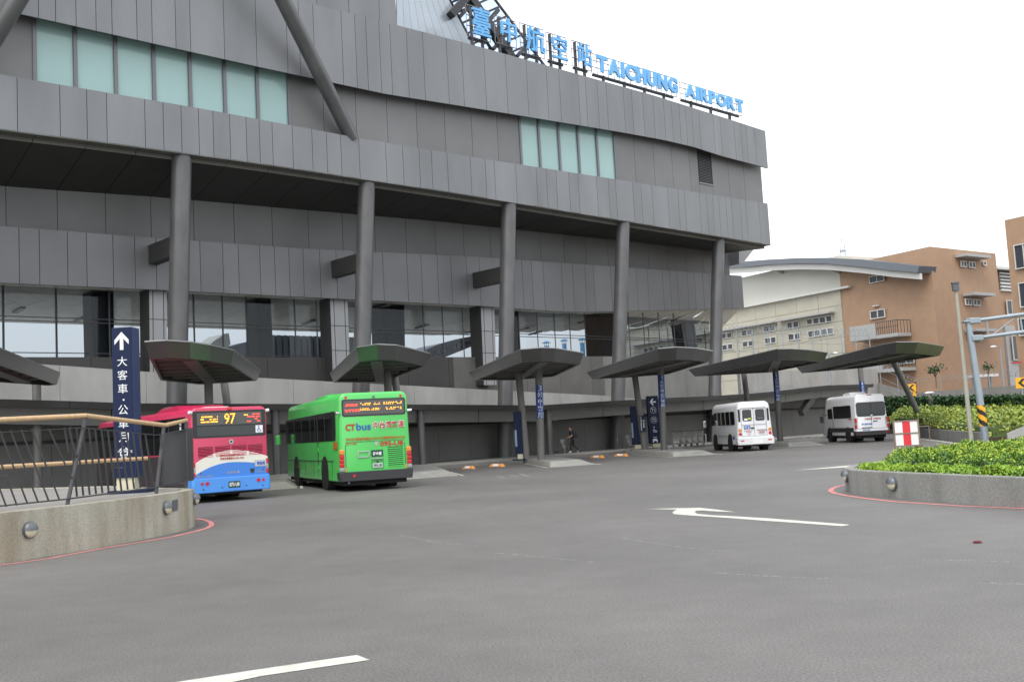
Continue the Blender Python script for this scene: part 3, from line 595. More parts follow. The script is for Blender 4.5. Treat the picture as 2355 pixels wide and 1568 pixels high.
# ================================================================ BUS STOP SHELTERS
ZT, ZB = 5.4, 4.85
def ringscale(r, k):
    c = sum(r, Vector((0, 0)))/len(r); 
    out = []
    for p in r:
        d = c-p; out.append(p+d.normalized()*min(k, d.length*.5))
    return out
def canopy(label, top, bot, cols, stop=None, extra=0):
    ring = [atz(x, y, ZT).xy for x, y in top]+[atz(x, y, ZB).xy for x, y in bot]
    pts = sorted([(p.x, p.y) for p in ring]); hull = []
    for seq in (pts, pts[::-1]):
        h_ = []
        for p in seq:
            while len(h_) > 1 and (h_[-1][0]-h_[-2][0])*(p[1]-h_[-2][1])-(h_[-1][1]-h_[-2][1])*(p[0]-h_[-2][0]) <= 0: h_.pop()
            h_.append(p)
        hull += h_[:-1]
    ring = [Vector(p) for p in hull]
    c = sum(ring, Vector((0, 0)))/len(ring)
    t = thing('bus_shelter', label, 'bus shelter', (c.x, c.y, 0), group='grey leaf-shaped bus stop shelters')
    low = [c+(p-c)*.92 for p in ring]; rim = [c+(p-c)*.86 for p in ring]
    n = len(ring); V3 = lambda r, z: [Vector((p.x, p.y, z)) for p in r]
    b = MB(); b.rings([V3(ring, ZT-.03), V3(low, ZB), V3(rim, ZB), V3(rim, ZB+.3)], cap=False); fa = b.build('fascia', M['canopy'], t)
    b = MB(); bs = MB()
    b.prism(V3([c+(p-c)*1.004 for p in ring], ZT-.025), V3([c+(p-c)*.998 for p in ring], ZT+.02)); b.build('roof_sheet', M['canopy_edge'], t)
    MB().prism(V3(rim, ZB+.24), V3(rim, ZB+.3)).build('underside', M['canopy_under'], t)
    # ribs under the roof
    ax = max(((p-q) for p in ring for q in ring), key=lambda v: v.length).normalized(); sd = Vector((-ax.y, ax.x)); rb = MB()
    ext = max(abs((p-c).dot(ax)) for p in rim); wd = lambda a: min(max((abs((p-c).dot(sd)) for p in rim)), 2.2)
    def inside(q):
        k = False
        for i in range(n):
            p1, p2 = rim[i], rim[(i+1) % n]
            if (p1.y > q.y) != (p2.y > q.y) and q.x < (p2.x-p1.x)*(q.y-p1.y)/(p2.y-p1.y)+p1.x: k = not k
        return k
    for k in range(-4, 5):
        q = c+ax*(ext*k/4.6)
        if not inside(q): continue
        l = r = 0
        while inside(q+sd*(l+.1)): l += .1
        while inside(q-sd*(r+.1)): r += .1
        p1, p2 = q+sd*l, q-sd*r; rb.bar((p1.x, p1.y, ZB+.17), (p2.x, p2.y, ZB+.17), .3, .16)
    p1, p2 = c+ax*.1, c-ax*.1
    while inside(p1+ax*.8): p1 = p1+ax*.1
    while inside(p2-ax*.8): p2 = p2-ax*.1
    rb.bar((p1.x, p1.y, ZB+.12), (p2.x, p2.y, ZB+.12), .5, .25)
    rb.build('rib', M['canopy_col'], t)
    for k, (bx, by, tx, ty) in enumerate(cols):
        co = MB().tube((bx, by, .0), (tx, ty, ZB+.28), .19, .19, 20).build('column', M['canopy_col'], t, smooth=True)
        if stop and k == 0:
            body, z0, z1 = stop; rr = .196; d = Vector((-bx, -by)).normalized(); a0 = atan2(d.y, d.x)+.25
            b = MB(); rings = []
            for z in (z0, z1):
                f = z/(ZB+.28); x, y = bx+(tx-bx)*f, by+(ty-by)*f; rings.append([(x+rr*cos(a0+q), y+rr*sin(a0+q), z) for q in [(-1.25+2.5*i/14) for i in range(15)]])
            m_ = len(rings[0])
            b.add(rings[0]+rings[1], [(i, i+1, m_+i+1, m_+i) for i in range(m_-1)])
            pl = b.build('stop_label', M['stopblue'], co, smooth=True)
            # lettering wrapped round the column
            h = (z1-z0)/len(body); vs, fs = [], []
            for i, ch in enumerate(body):
                me = text_mesh(ch, .008); xs = [v.co.x for v in me.vertices]; ys_ = [v.co.y for v in me.vertices]
                w0, h0 = max(xs)-min(xs), max(ys_)-min(ys_); sc = min(.30/max(w0, .3), h*.9/max(h0, .3)); kk = len(vs); zc = z1-(i+.5)*h
                for v in me.vertices:
                    u = (v.co.x-(max(xs)+min(xs))/2)*sc; z = zc+(v.co.y-(max(ys_)+min(ys_))/2)*sc; f = z/(ZB+.28); x, y = bx+(tx-bx)*f, by+(ty-by)*f; q = a0+u/rr
                    vs.append(Vector((x+(rr+.004)*cos(q), y+(rr+.004)*sin(q), z)))
                for p in me.polygons: fs.append(tuple(kk+i2 for i2 in p.vertices))
                bpy.data.meshes.remove(me)
            b = MB(); b.v = vs; b.f = fs; b.build('lettering', M['white'], co)
    return t
f1 = lambda x, y: (1353.6+x/4.44, 765+y/4.44)
crop = lambda x, y: (1589+x/3.077, 470.8+y/3.077)
canopy('grey bus shelter cut off by the left edge, above the timber handrail', [(-60, 775), (0, 800), (70, 829), (138, 857)], [(120, 888), (80, 880), (0, 880), (-90, 870)], [(-21.3, 46.5, -21.3, 46.5)])
canopy('bus shelter behind the red bus, its roof edge tinted dark red', [(332, 785), (381, 782), (436, 785.5), (483, 792.6), (537, 804.4), (599, 851.7)], [(460, 887), (362.5, 876.7)], [(-13.8, 47.2, -13.75, 46.9), (-14.1, 52.8, -14.75, 53)])
canopy('bus shelter above the green coach, its roof edge tinted green', [(758.5, 858), (820, 798), (867.5, 791), (912, 793), (988, 812)], [(880, 882), (770, 874)], [(-6.05, 50.3, -6.1, 50.3), (-5.6, 53.6, -6.2, 54)])
canopy('bus shelter with blue stop label 3 on its column', [(1078, 855), (1196.5, 803), (1244, 798.8), (1277.5, 800), (1341.7, 811)], [(1277.5, 867.5), (1176, 876.5), (1095, 873)], [(1.15, 53.7, 1.3, 53.9), (.45, 56.8, .25, 57)], ('3公車專用', 2.35, 4.05))
canopy('bus shelter with blue stop label 4 on its column', [f1(-20, 400), f1(710, 160), f1(900, 145), f1(1090, 155), f1(1265, 185)], [f1(810, 430), f1(370, 465)], [(8.4, 60.5, 8.55, 60.7), (7.8, 64.5, 7.5, 65)], ('4大客車停靠處', 2.7, 4.55))
canopy('bus shelter with blue stop label 5, between minibus and white van', [crop(-20, 1165), crop(610, 1020), crop(700, 1018), crop(830, 1025), crop(965, 1045)], [crop(560, 1190), crop(330, 1200)], [(16.8, 67.2, 16.85, 67.3), (16.3, 73, 16.15, 73.4)], ('5大客車停靠處', 2.8, 4.62))
canopy('furthest right bus shelter, stop label 6 behind the white van', [crop(740, 1145), crop(1360, 985), crop(1450, 970), crop(1600, 970), crop(1790, 1000)], [crop(1400, 1110), crop(1200, 1160), crop(1000, 1175)], [(25.2, 75.8, 25.2, 76), (27.4, 70, 24.6, 67.8)], ('6大客車停靠處', 2.5, 4.0))
def island(fl, fr, yaw, ln, name='traffic_island'):
    d = Vector((-sin(yaw), cos(yaw))); fl, fr = Vector(fl), Vector(fr); rg = (fr-fl).normalized()
    base = [fl, fr, fr+d*ln, fl+d*ln]; top = [fl+rg*.15+d*.45, fr-rg*.5+d*1.3, fr-rg*.3+d*ln, fl+rg*.12+d*ln]
    struct(MB().prism([(p.x, p.y, -.02) for p in base], [(p.x, p.y, z) for p, z in zip(top, (.24, .24, .22, .22))]).build(name, M['deckc'], bevel=.06))
    l0 = fl-rg*.12; stripe([l0-d*.3, l0+d*ln], .1); r0 = fr+rg*.12; stripe([r0-d*.5, r0+d*5], .1); q = fl-d*.12; 
M['deckc'] = mat('kerb concrete', (.27, .265, .245), .8, noise=.12, nscale=1.6)
island((-10.8, 39.6), (-8.5, 40.4), radians(12), 14); island((-4.9, 43), (-2.5, 44.2), radians(9), 13); island((1.4, 48.3), (3.6, 48.9), radians(6.8), 11)
island((7.9, 53.8), (10.3, 54.2), radians(5), 13); island((15.7, 60.9), (17.9, 60.9), radians(5), 14); island((23.6, 67.5), (26.2, 68), radians(4), 14)
# painted wheel stops
for i, (x0, x1, y, lb) in enumerate(((1066, 1090, 1078, 'worn orange wheel stop, leftmost, beside the faint road lettering'), (1128, 1158, 1073, 'bright orange wheel stop left of the stop 3 island'), (1360, 1387, 1053, 'orange wheel stop in front of the walking man, left of a pair'), (1415, 1442, 1049, 'orange wheel stop left of the stop 4 island, right of a pair'))):
    a, c = atz(x0, y), atz(x1, y-.5); d = (c-a).normalized(); nn = Vector((-d.y, d.x, 0)); L = (c-a).length
    t = thing('wheel_stop', lb, 'wheel stop', (a+c)/2, atan2(d.y, d.x), group='orange parking wheel stops'); h = .15
    MB().prism([(-L/2, -.14, 0), (L/2, -.14, 0), (L/2, .14, 0), (-L/2, .14, 0)], [(-L/2+.12, -.07, h), (L/2-.12, -.07, h), (L/2-.12, .07, h), (-L/2+.12, .07, h)]).build('block', M['orange'], t, local=True, bevel=.015)
    MB().prism([(-L*.22, -.125, .045), (L*.22, -.125, .045), (L*.22, -.08, .14), (-L*.22, -.08, .14)], [(-L*.22, -.13, .045), (L*.22, -.13, .045), (L*.22, -.085, .14), (-L*.22, -.085, .14)]).build('reflector', M['white'], t, local=True)
# ================================================================ VEHICLES (local axes: x right, y forward, z up, origin under the rear centre)
RX, RU = (1, 0, 0), (0, 0, 1)                                           # lettering axes on a rear face
def section(w, h, z0, r, y, n=5, sh=0., taper=0.):
    pts = []
    for cx, cz, a0 in ((w/2-.05, z0+.05, -90), (w/2-taper-r, h-r, 0), (-w/2+taper+r, h-r, 90), (-w/2+.05, z0+.05, 180)):
        rr = .05 if cz < 1 else r
        for i in range(n+1): a = radians(a0+90*i/n); pts.append((cx+rr*cos(a), y, cz+rr*sin(a)))
    return pts
def shell(b, w, L, h, z0, r, rear=.0, front=.35, taper=0., rearr=.1):
    ss = []
    for y, k in ((0, rearr), (rearr*.3, rearr*.4), (rearr, 0), (L-.5, 0), (L-.15, .06), (L, .2)):
        lean = rear if y < .5 else 0
        pts = section(w-2*k*.8, h-k*.6, z0, r, y, taper=taper)
        pts = [(p[0], p[1]+(max(p[2]-1.0, 0)*rear if y < 1 else -max(p[2]-1.1, 0)*front/2 if y > L-1 else 0), p[2]) for p in pts]
        ss.append(pts)
    return b.rings(ss)
def plate(name, m, t, x0, x1, z0, z1, y=-.006, th=.012, r=0., parent=None, bevel=0):
    b = MB(); r = min(r, (x1-x0)/2-.001, (z1-z0)/2-.001); p = []
    if r > 0:
        for cx, cz, a0 in ((x1-r, z0+r, -90), (x1-r, z1-r, 0), (x0+r, z1-r, 90), (x0+r, z0+r, 180)):
            for i in range(5): a = radians(a0+22.5*i); p.append((cx+r*cos(a), cz+r*sin(a)))
    else: p = [(x0, z0), (x1, z0), (x1, z1), (x0, z1)]
    b.prism([(x, y, z) for x, z in p], [(x, y+th, z) for x, z in p]); return b.build(name, m, parent or t, local=True, bevel=bevel)
def disc(name, m, t, x, z, r, y=-.012, th=.03, parent=None):
    return MB().tube((x, y, z), (x, y+th, z), r, r, 16).build(name, m, parent or t, local=True, smooth=True)
def side(name, m, t, sx, y0, y1, z0, z1, w, th=.012, out=.004, r=.05):
    """plate lying on the left (sx=-1) or right body side"""
    x = sx*(w/2+out); p = []
    for cy, cz, a0 in ((y1-r, z0+r, -90), (y1-r, z1-r, 0), (y0+r, z1-r, 90), (y0+r, z0+r, 180)):
        for i in range(4): a = radians(a0+30*i); p.append((cy+r*cos(a), cz+r*sin(a)))
    return MB().prism([(x, yy, z) for yy, z in p], [(x-sx*th, yy, z) for yy, z in p]).build(name, m, t, local=True)
def wheels(t, ys, w, R, wd=.26, dual=False):
    for y in ys:
        for sx in (-1, 1):
            x = sx*(w/2-.02); b = MB()
            b.tube((sx*(w/2-.3), y, R+.06), (sx*(w/2+.006), y, R+.06), R+.14, R+.14, 24); b.build('wheel_arch', M['black'], t, local=True)
            rr = [((x-sx*wd), .72*R), ((x-sx*wd), .96*R), (x-sx*wd*.8, R), (x-sx*.04, R), (x+sx*.012, .95*R), (x+sx*.016, .62*R)]
            rings = [[(xx, y+q*cos(2*pi*i/24), R+q*sin(2*pi*i/24)) for i in range(24)] for xx, q in rr]
            wh = MB().rings(rings).build('wheel', M['black'], t, local=True, smooth=True, sharp=50)
            rm = [(x+sx*.017, .6*R), (x+sx*.022, .56*R), (x-sx*.03, .44*R), (x-sx*.03, .2*R), (x+sx*.02, .16*R), (x+sx*.02, .02*R)]
            MB().rings([[(xx, y+q*cos(2*pi*i/20), R+q*sin(2*pi*i/20)) for i in range(20)] for xx, q in rm]).build('rim', M['silver'], wh, local=True, smooth=True, sharp=40)
            if dual and y < 5:
                rr = [(x-sx*.62, .7*R), (x-sx*.62, R), (x-sx*.34, R), (x-sx*.34, .7*R)]
                MB().rings([[(xx, y+q*cos(2*pi*i/20), R+q*sin(2*pi*i/20)) for i in range(20)] for xx, q in rr]).build('wheel', M['black'], t, local=True)
        MB().tube((-w/2+.3, y, R), (w/2-.3, y, R), .09).build('axle', M['black'], t, local=True)
def slats(name, m, t, x0, x1, z0, z1, n, y=-.008, back=None):
    o = plate(name, back or M['black'], t, x0, x1, z0, z1, y, .012); b = MB(); h = (z1-z0)/n
    for i in range(n): z = z0+h*i; b.prism([(x0, y-.002, z), (x1, y-.002, z), (x1, y-.002, z+h*.5), (x0, y-.002, z+h*.5)], [(x0, y-.014, z), (x1, y-.014, z), (x1, y-.014, z+h*.35), (x0, y-.014, z+h*.35)])
    b.build('slat', m, o, local=True); return o
def mirror(t, x, y, z, m, s=1):
    o = MB().bar((x, y, z+.25), (x+s*.3, y+.12, z+.3), .04).build('mirror', M['black'], t, local=True)
    MB().box((x+s*.33, y+.1, z), (.2, .12, .42)).build('mirror_housing', m, o, local=True, bevel=.04)
M['red'] = mat('bus crimson paint', (.5, .022, .085), .3, 0, .5, coat=.5, noise=.04, nscale=1); M['busblue'] = mat('bus blue paint', (.045, .2, .62), .32, coat=.4, noise=.04, nscale=1)
M['bumpblue'] = mat('bumper blue paint', (.07, .27, .72), .35, coat=.3); M['cream'] = mat('bus cream stripe', (.68, .67, .6), .4)
M['green'] = mat('coach green paint', (.075, .5, .1), .3, 0, .5, coat=.5, noise=.05, nscale=.8); M['vanwhite'] = mat('van white paint', (.66, .67, .69), .3, coat=.5, noise=.03, nscale=1)
M['vansilver'] = mat('van pale silver paint', (.78, .79, .81), .3, 0, coat=.5, noise=.03, nscale=1)
M['lampred'] = mat('red lamp lens', (.5, .012, .02), .2, coat=.6); M['lampamber'] = mat('amber lamp lens', (.7, .22, .03), .2, coat=.6); M['lampgrey'] = mat('clear lamp lens', (.3, .3, .3), .15)
M['platebg'] = mat('dark green number plate', (.012, .05, .035), .4); M['redtext'] = mat('red lettering', (.42, .025, .02), .5); M['browntext'] = mat('orange brown lettering', (.42, .13, .015), .5)
M['bluetext'] = mat('blue lettering', (.03, .09, .4), .5); M['bumper'] = mat('dark bumper plastic', (.03, .03, .034), .5); M['ledgrey'] = mat('led panel glass', (.085, .085, .085), .15)
M['ledamber'] = mat('lit amber led', (1, .42, .03), .5, emit=1.3); M['ledred'] = mat('lit red led', (1, .06, .04), .5, emit=1.2); M['inside'] = mat('vehicle interior seen through glass', (.05, .055, .055), .5)
def led(t, par, m, x0, x1, z0, z1, rows, dens, seed, y=-.02, seg=(.05, .16)):
    """the lit bars a scanning LED display leaves in a photograph"""
    r = random.Random(seed); b = MB(); h = (z1-z0)/rows
    for i in range(rows):
        z = z0+h*(i+.3); x = x0+r.uniform(0, .05)
        while x < x1:
            w = r.uniform(*seg); 
            if r.random() < dens: b.b2(x, min(x+w, x1), y, y+.006, z, z+h*.42)
            x += w+r.uniform(.015, .05)
    return b.build('led_text', m, par, local=True)

# ---- red city bus
a = radians(36); rl = Vector((-10.16, 32.7, 0)); R_ = Vector((cos(a), sin(a), 0))
t = thing('city_bus', 'crimson, cream and blue city bus seen from behind, route 97, beside the railing', 'bus', rl+R_*1.25, a); RB = t
w, L, h = 2.5, 11.6, 2.98
shell(MB(), w, L, h, .34, .2, rearr=.07).build('body', M['red'], t, local=True, smooth=True)
b = MB(); prof = [(0, .02, 0), (.3, .16, .06), (1.1, .2, .1), (2.2, .2, .1), (2.6, .04, 0)]
b.rings([[(sx*(.85-k), y0+2.2, h-.1+zz) for sx, zz in ((-1, 0), (-1, dz*.8), (-.8, dz+.02), (.8, dz+.02), (1, dz*.8), (1, 0))] for y0, dz, k in [(y, d+.1, k*.2) for y, d, k in prof]]); b.build('roof_unit', M['red'], t, local=True, smooth=True)
MB().box((-.25, .75, h+.01), (.8, .6, .05)).build('roof_hatch', M['cream'], t, local=True, bevel=.02)
wn = plate('rear_window', M['blackglass'], t, -1.2, 1.19, 2.02, 2.87, r=.06)
lg = plate('display_panel', M['ledgrey'], t, -1.07, 1.06, 2.42, 2.8, -.012, .01, parent=wn); plate('lower_glass', M['greyglass'], t, -1.07, 1.1, 2.08, 2.37, -.012, .01, parent=wn)
led(t, lg, M['ledamber'], -.95, -.4, 2.48, 2.72, 3, .8, 1); led(t, lg, M['ledred'], .55, 1.0, 2.46, 2.76, 4, .7, 4); led(t, lg, M['ledamber'], .25, .6, 2.6, 2.74, 2, .6, 5)
text('route_number', '97', M['ledamber'], lg, (-.18, -.012, 2.45), RX, RU, .36, .32, .01, .008)
b = MB()
for k_ in range(4): b.b2(-.2, .2, -.0225, -.0205, 2.485+k_*.075, 2.505+k_*.075)
b.build('scan_gap', M['ledgrey'], lg, local=True)
st = plate('wheelchair_sticker', M['white'], t, .85, 1.09, 2.12, 2.36, -.016, .01)
b = MB()
for i in range(16):
    q0, q1 = radians(100+260*i/16), radians(100+260*(i+1)/16); b.bar((.965+.058*cos(q0), -.02, 2.205+.058*sin(q0)), (.965+.058*cos(q1), -.02, 2.205+.058*sin(q1)), .02, .004)
b.tube((.955, -.018, 2.33), (.955, -.022, 2.33), .02); b.bar((.955, -.02, 2.3), (.96, -.02, 2.22), .022, .004); b.bar((.96, -.02, 2.23), (1.0, -.02, 2.22), .02, .004); b.bar((1.0, -.02, 2.22), (1.03, -.02, 2.165), .02, .004)
b.build('wheelchair_symbol', M['bluetext'], st, local=True)
for x0, x1 in ((-1.05, -.58), (-.5, -.03), (.05, .52), (.6, 1.06)): slats('grille', M['red'], t, x0, x1, 1.42, 1.74, 7)
ar = lambda x, pk, e0, e1: (e0 if x < 0 else e1)+(pk-(e0 if x < 0 else e1))*(1-(x/1.23)**2)
def arcplate(name, m, top, bot, y):
    xs = [-1.225+2.45*i/24 for i in range(25)]; b = MB()
    for x0, x1 in zip(xs, xs[1:]): b.prism([(x0, y, bot(x0)), (x1, y, bot(x1)), (x1, y, top(x1)), (x0, y, top(x0))], [(x0, y+.012, bot(x0)), (x1, y+.012, bot(x1)), (x1, y+.012, top(x1)), (x0, y+.012, top(x0))])
    return b.build(name, m, t, local=True)
arcplate('cream_band', M['cream'], lambda x: ar(x, 1.6, 1.2, 1.34), lambda x: .6, -.018)
arcplate('blue_panel', M['busblue'], lambda x: ar(x, 1.22, .84, 1.06), lambda x: .6, -.024)
bp_ = MB(); bp_.rings([[(x, y, z) for x, z in ((-1.27-k, .3), (1.27+k, .3), (1.29+k, .5), (1.27+k, .76), (-1.27-k, .76), (-1.29-k, .5))] for y, k in ((-.09, -.06), (-.05, 0), (.5, 0))]); bp_.build('bumper', M['bumpblue'], t, local=True, bevel=.02)
plate('plate_recess', M['bumpblue'], t, -.28, .34, .34, .7, -.1, .02); pl = plate('number_plate', M['platebg'], t, -.14, .24, .42, .62, -.112, .012)
text('plate_text', '873-U8', M['white'], pl, (-.11, -.113, .46), RX, RU, .32, .12, .02)
for x in (-.98, -.82, .86, 1.03): disc('tail_light', M['lampred'], t, x, .6, .06 if abs(abs(x)-.84) < .05 else .045, -.105)
for sx in (-1, 1):
    for z0, z1, m in ((.82, .95, 'lampred'), (.96, 1.1, 'lampgrey'), (1.11, 1.28, 'lampred')): MB().box((sx*1.2, -.005, (z0+z1)/2), (.09, .06, z1-z0)).build('tail_light', M[m], t, local=True, bevel=.015)
np_ = plate('name_plate', M['silver'], t, .78, 1.17, 1.03, 1.24, -.036, .012); plate('name_board', mat('pale name board', (.5, .55, .65), .5), t, .81, 1.14, 1.055, 1.215, -.04, .01, parent=np_)
text('name_text', '劉振雄', M['bluetext'], np_, (.84, -.042, 1.075), RX, RU, .28, .12, .02)
text('lettering', '臺中市公共運輸處04-2228-1718', M['redtext'], t, (-.36, -.026, 1.41), RX, RU, .78, .075, .01); text('lettering', '東南客運電話04-2226-3943', M['redtext'], t, (-.36, -.026, 1.31), RX, RU, .78, .075, .01)
text('lettering', '台灣宇通', M['silver'], t, (-.16, -.026, .86), RX, RU, .42, .075, .01); text('lettering', 'YUTONG', M['chrome'], t, (.8, -.026, .84), RX, RU, .36, .05, .01); text('lettering', 'ZK6118HG', M['chrome'], t, (-1.14, -.026, .79), RX, RU, .55, .06, .01)
em = disc('badge', M['chrome'], t, .02, 1.87, .075, -.02); disc('badge_centre', M['bumper'], t, .02, 1.87, .04, -.026, parent=em)
MB().prism([(.62, -.03, .98), (.76, -.03, .98), (.76, -.03, .88), (.69, -.03, .82), (.62, -.03, .88)], [(.62, -.02, .98), (.76, -.02, .98), (.76, -.02, .88), (.69, -.02, .82), (.62, -.02, .88)]).build('shield_badge', M['bumper'], t, local=True)
MB().box((0, .02, h-.06), (.16, .1, .09)).build('brake_light', M['lampred'], t, local=True, bevel=.02)
for sx in (-1, 1): MB().tube((sx*1.22, .02, 2.82), (sx*1.33, -.02, 2.84), .055, .055, 10).build('camera_knob', M['vanwhite'], t, local=True, bevel=.02)
for x, z in ((-1.0, .93), (1.05, .93), (-.95, .42), (1.0, .42), (-.35, .45), (.45, .45)): disc('bolt', M['bumper'], t, x, z, .022, -.1 if z < .7 else -.03)
for sx in (-1, 1):
    sw = side('side_window', M['blackglass'], t, sx, .45, 11.2, 1.55, 2.72, w, r=.1)
    b = MB()
    for y in (2.2, 3.8, 5.4, 7.0, 8.6, 10): b.b2(sx*(w/2-.001), sx*(w/2+.009), y-.03, y+.03, 1.56, 2.7)
    b.build('window_post', M['bumper'], sw, local=True)
    side('lower_panel', mat('dark lower panel', (.035, .03, .033), .4), t, sx, .1, 11.3, .63, 1.5, w, out=.003, r=.02)
    side('skirt', M['bumper'], t, sx, .1, 11.3, .36, .62, w, out=.003, r=.02)
text('side_lettering', '東南客運', M['white'], t, (-w/2-.01, 1.25, 1.85), (0, -1, 0), RU, .5, .8, .02, vertical=True)
wheels(t, (3.0, 9.0), w, .46, dual=True); MB().b2(-1.1, 1.1, .2, 11, .22, .5).build('chassis', M['black'], t, local=True)

# ---- green coach
a = radians(21.5)
t = thing('coach', 'bright green intercity coach seen from behind with red and orange display', 'coach', Vector((-5.97, 35, 0))+Vector((cos(a), sin(a), 0))*1.25, a)
w, L, h = 2.5, 11.2, 3.3
shell(MB(), w, L, h, .34, .24, rearr=.1, taper=.06).build('body', M['green'], t, local=True, smooth=True)
b = MB(); b.rings([[(x*k, 3.2+y0, h-.06+z*dz) for x, z in ((-.95, 0), (-.9, .7), (-.75, 1), (.75, 1), (.9, .7), (.95, 0))] for y0, dz, k in ((0, .02, .85), (.35, .2, 1), (2.4, .2, 1), (2.9, .02, .85))]); b.build('roof_unit', M['green'], t, local=True, smooth=True)
fr = plate('rear_window', M['bumper'], t, -1.1, 1.1, 2.5, 3.08, -.01, .02, r=.08); lg = plate('display_panel', M['ledgrey'], t, -1.05, 1.05, 2.55, 3.03, -.018, .012, r=.06, parent=fr)
led(t, lg, M['ledred'], -1.0, -.55, 2.83, 2.93, 2, 1, 3, -.026, (.09, .14)); led(t, lg, M['ledred'], -1.0, -.5, 2.65, 2.75, 2, .95, 8, -.026, (.05, .1))
for z, sd in ((2.86, 11), (2.68, 12)):
    led(t, lg, M['ledamber'], -.5, .22, z, z+.09, 2, .85, sd, -.026, (.025, .07)); led(t, lg, M['ledamber'], .32, .98, z, z+.1, 2, .85, sd+5, -.026, (.025, .07))
text('lettering', 'CT', M['redtext'], t, (-1.0, -.012, 2.03), RX, RU, .33, .22, .035); text('lettering', 'bus', M['bluetext'], t, (-.63, -.012, 2.03), RX, RU, .5, .24, .02)
text('lettering_outline', '中台湾客運', M['white'], t, (-.065, -.009, 2.045), RX, RU, 1.11, .27, .05, .004); text('lettering', '中台湾客運', M['redtext'], t, (-.05, -.012, 2.06), RX, RU, 1.08, .24, .012, .006)
text('lettering', '臺中市公共運輸處申訴電話:04-22291716客運服務專線:0800-676-676', M['browntext'], t, (-1.0, -.012, 1.68), RX, RU, 2.04, .11, .02); text('lettering', '臺中汽車', M['browntext'], t, (-1.0, -.012, 1.56), RX, RU, .36, .07, .01)
text('fleet_number', '095-U8', M['redtext'], t, (.17, -.012, 1.45), RX, RU, .8, .17, .03)
ic = plate('square_mark', M['silver'], t, -.02, .08, 1.5, 1.63, -.01, .008); 
b = MB(); b.b2(-1.03, -1.015, -.008, .01, .68, 1.55); b.b2(1.02, 1.035, -.008, .01, .68, 1.55); b.b2(-1.03, 1.035, -.008, .01, 1.635, 1.645); b.build('hatch_seam', M['seam'], t, local=True)
b = MB(); b.b2(-.62, -.22, -.03, .01, 1.29, 1.32); b.b2(-.62, -.22, -.03, .01, 1.11, 1.14); b.b2(-.62, -.59, -.03, .01, 1.14, 1.29); b.b2(-.25, -.22, -.03, .01, 1.14, 1.29); b.build('plate_holder', M['silver'], t, local=True, bevel=.006)
np_ = plate('name_plate', M['platebg'], t, -.15, .25, 1.12, 1.34, -.026, .016); text('name_text', '莊金寶', M['white'], np_, (-.1, -.027, 1.16), RX, RU, .3, .12, .02)
MB().b2(-.13, .23, -.05, .01, 1.04, 1.07).build('plate_lamp', M['silver'], t, local=True); rc = plate('plate_recess', mat('recess green', (.05, .3, .07), .5), t, -.16, .26, .72, 1.03, -.012, .012); disc('latch', M['bumper'], t, .05, .94, .04, -.02)
pl = plate('number_plate', mat('pale number plate', (.5, .55, .52), .5), t, -.12, .22, .75, .9, -.03, .014); text('plate_text', '095-U8', M['platebg'], pl, (-.09, -.031, .775), RX, RU, .28, .1, .02)
slats('grille', M['green'], t, .43, .95, .76, 1.42, 10)
for sx in (-1, 1):
    for z0, z1, m in ((.68, .81, 'lampgrey'), (.82, .95, 'lampred'), (.96, 1.09, 'lampred'), (1.1, 1.23, 'lampred'), (1.24, 1.4, 'lampamber')): MB().box((sx*1.16, 0, (z0+z1)/2), (.17, .09, z1-z0)).build('tail_light', M[m], t, local=True, bevel=.025)
    MB().tube((sx*.95, .04, 3.14), (sx*.95, -.005, 3.14), .065, .05, 12).build('marker_light', M['lampred'], t, local=True); MB().tube((sx*1.18, .02, 2.62), (sx*1.32, -.04, 2.64), .05).build('camera_knob', M['chrome'], t, local=True, bevel=.02)
    MB().box((sx*1.03, -.01, .74), (.035, .02, .14)).build('reflector', M['lampamber'], t, local=True)
MB().tube((0, .06, 3.16), (0, -.03, 3.14), .045).build('camera_knob', M['chrome'], t, local=True)
b = MB(); b.rings([[(x, y, z) for x, z in ((-1.24-k, .34), (1.24+k, .34), (1.27+k, .5), (1.27+k, .66), (-1.27-k, .66), (-1.27-k, .5))] for y, k in ((-.1, -.07), (-.05, 0), (.35, 0))]); b.build('bumper', M['bumper'], t, local=True, bevel=.02)
disc('fog_light', M['lampred'], t, -.78, .52, .05, -.115); MB().tube((-.95, -.02, .3), (-.95, .3, .3), .04).build('exhaust', M['lamp'], t, local=True)
for sx in (-1, 1):
    sw = side('side_window', M['blackglass'], t, sx, .55, 10.9, 1.72, 2.72, w-.06, out=.012, r=.12); b = MB()
    for y in (2.4, 4.2, 5.2, 7, 8.8): b.b2(sx*(w/2-.02), sx*(w/2-.008), y-.02, y+.02, 1.74, 2.7)
    b.build('window_post', M['bumper'], sw, local=True)
    b = MB(); b.b2(sx*(w/2-.02), sx*(w/2+.004), 3.7, 3.72, .45, 2.6); b.b2(sx*(w/2-.02), sx*(w/2+.003), .9, 10.4, 1.02, 1.04)
    for y in (1.2, 4.6, 6.4, 7.6): b.b2(sx*(w/2-.02), sx*(w/2+.003), y, y+.015, .45, 1.0)
    b.build('panel_seam', M['seam'], t, local=True)
    b = MB(); b.b2(sx*(w/2-.02), sx*(w/2+.02), 3.6, 3.72, 1.35, 1.5); b.b2(sx*(w/2-.02), sx*(w/2+.02), 3.6, 3.7, .72, .84); b.build('hinge', M['green'], t, local=True)
    for y in (.5, 5.0, 8.0): MB().box((sx*(w/2+.005), y, .78), (.02, .07, .05)).build('side_light', M['lampamber'], t, local=True)
    side('engine_vent', M['browntext'], t, sx, .25, .9, 1.42, 1.68, w, r=.02)
    mirror(t, sx*1.22, 11.0, 1.9, M['green'], sx)
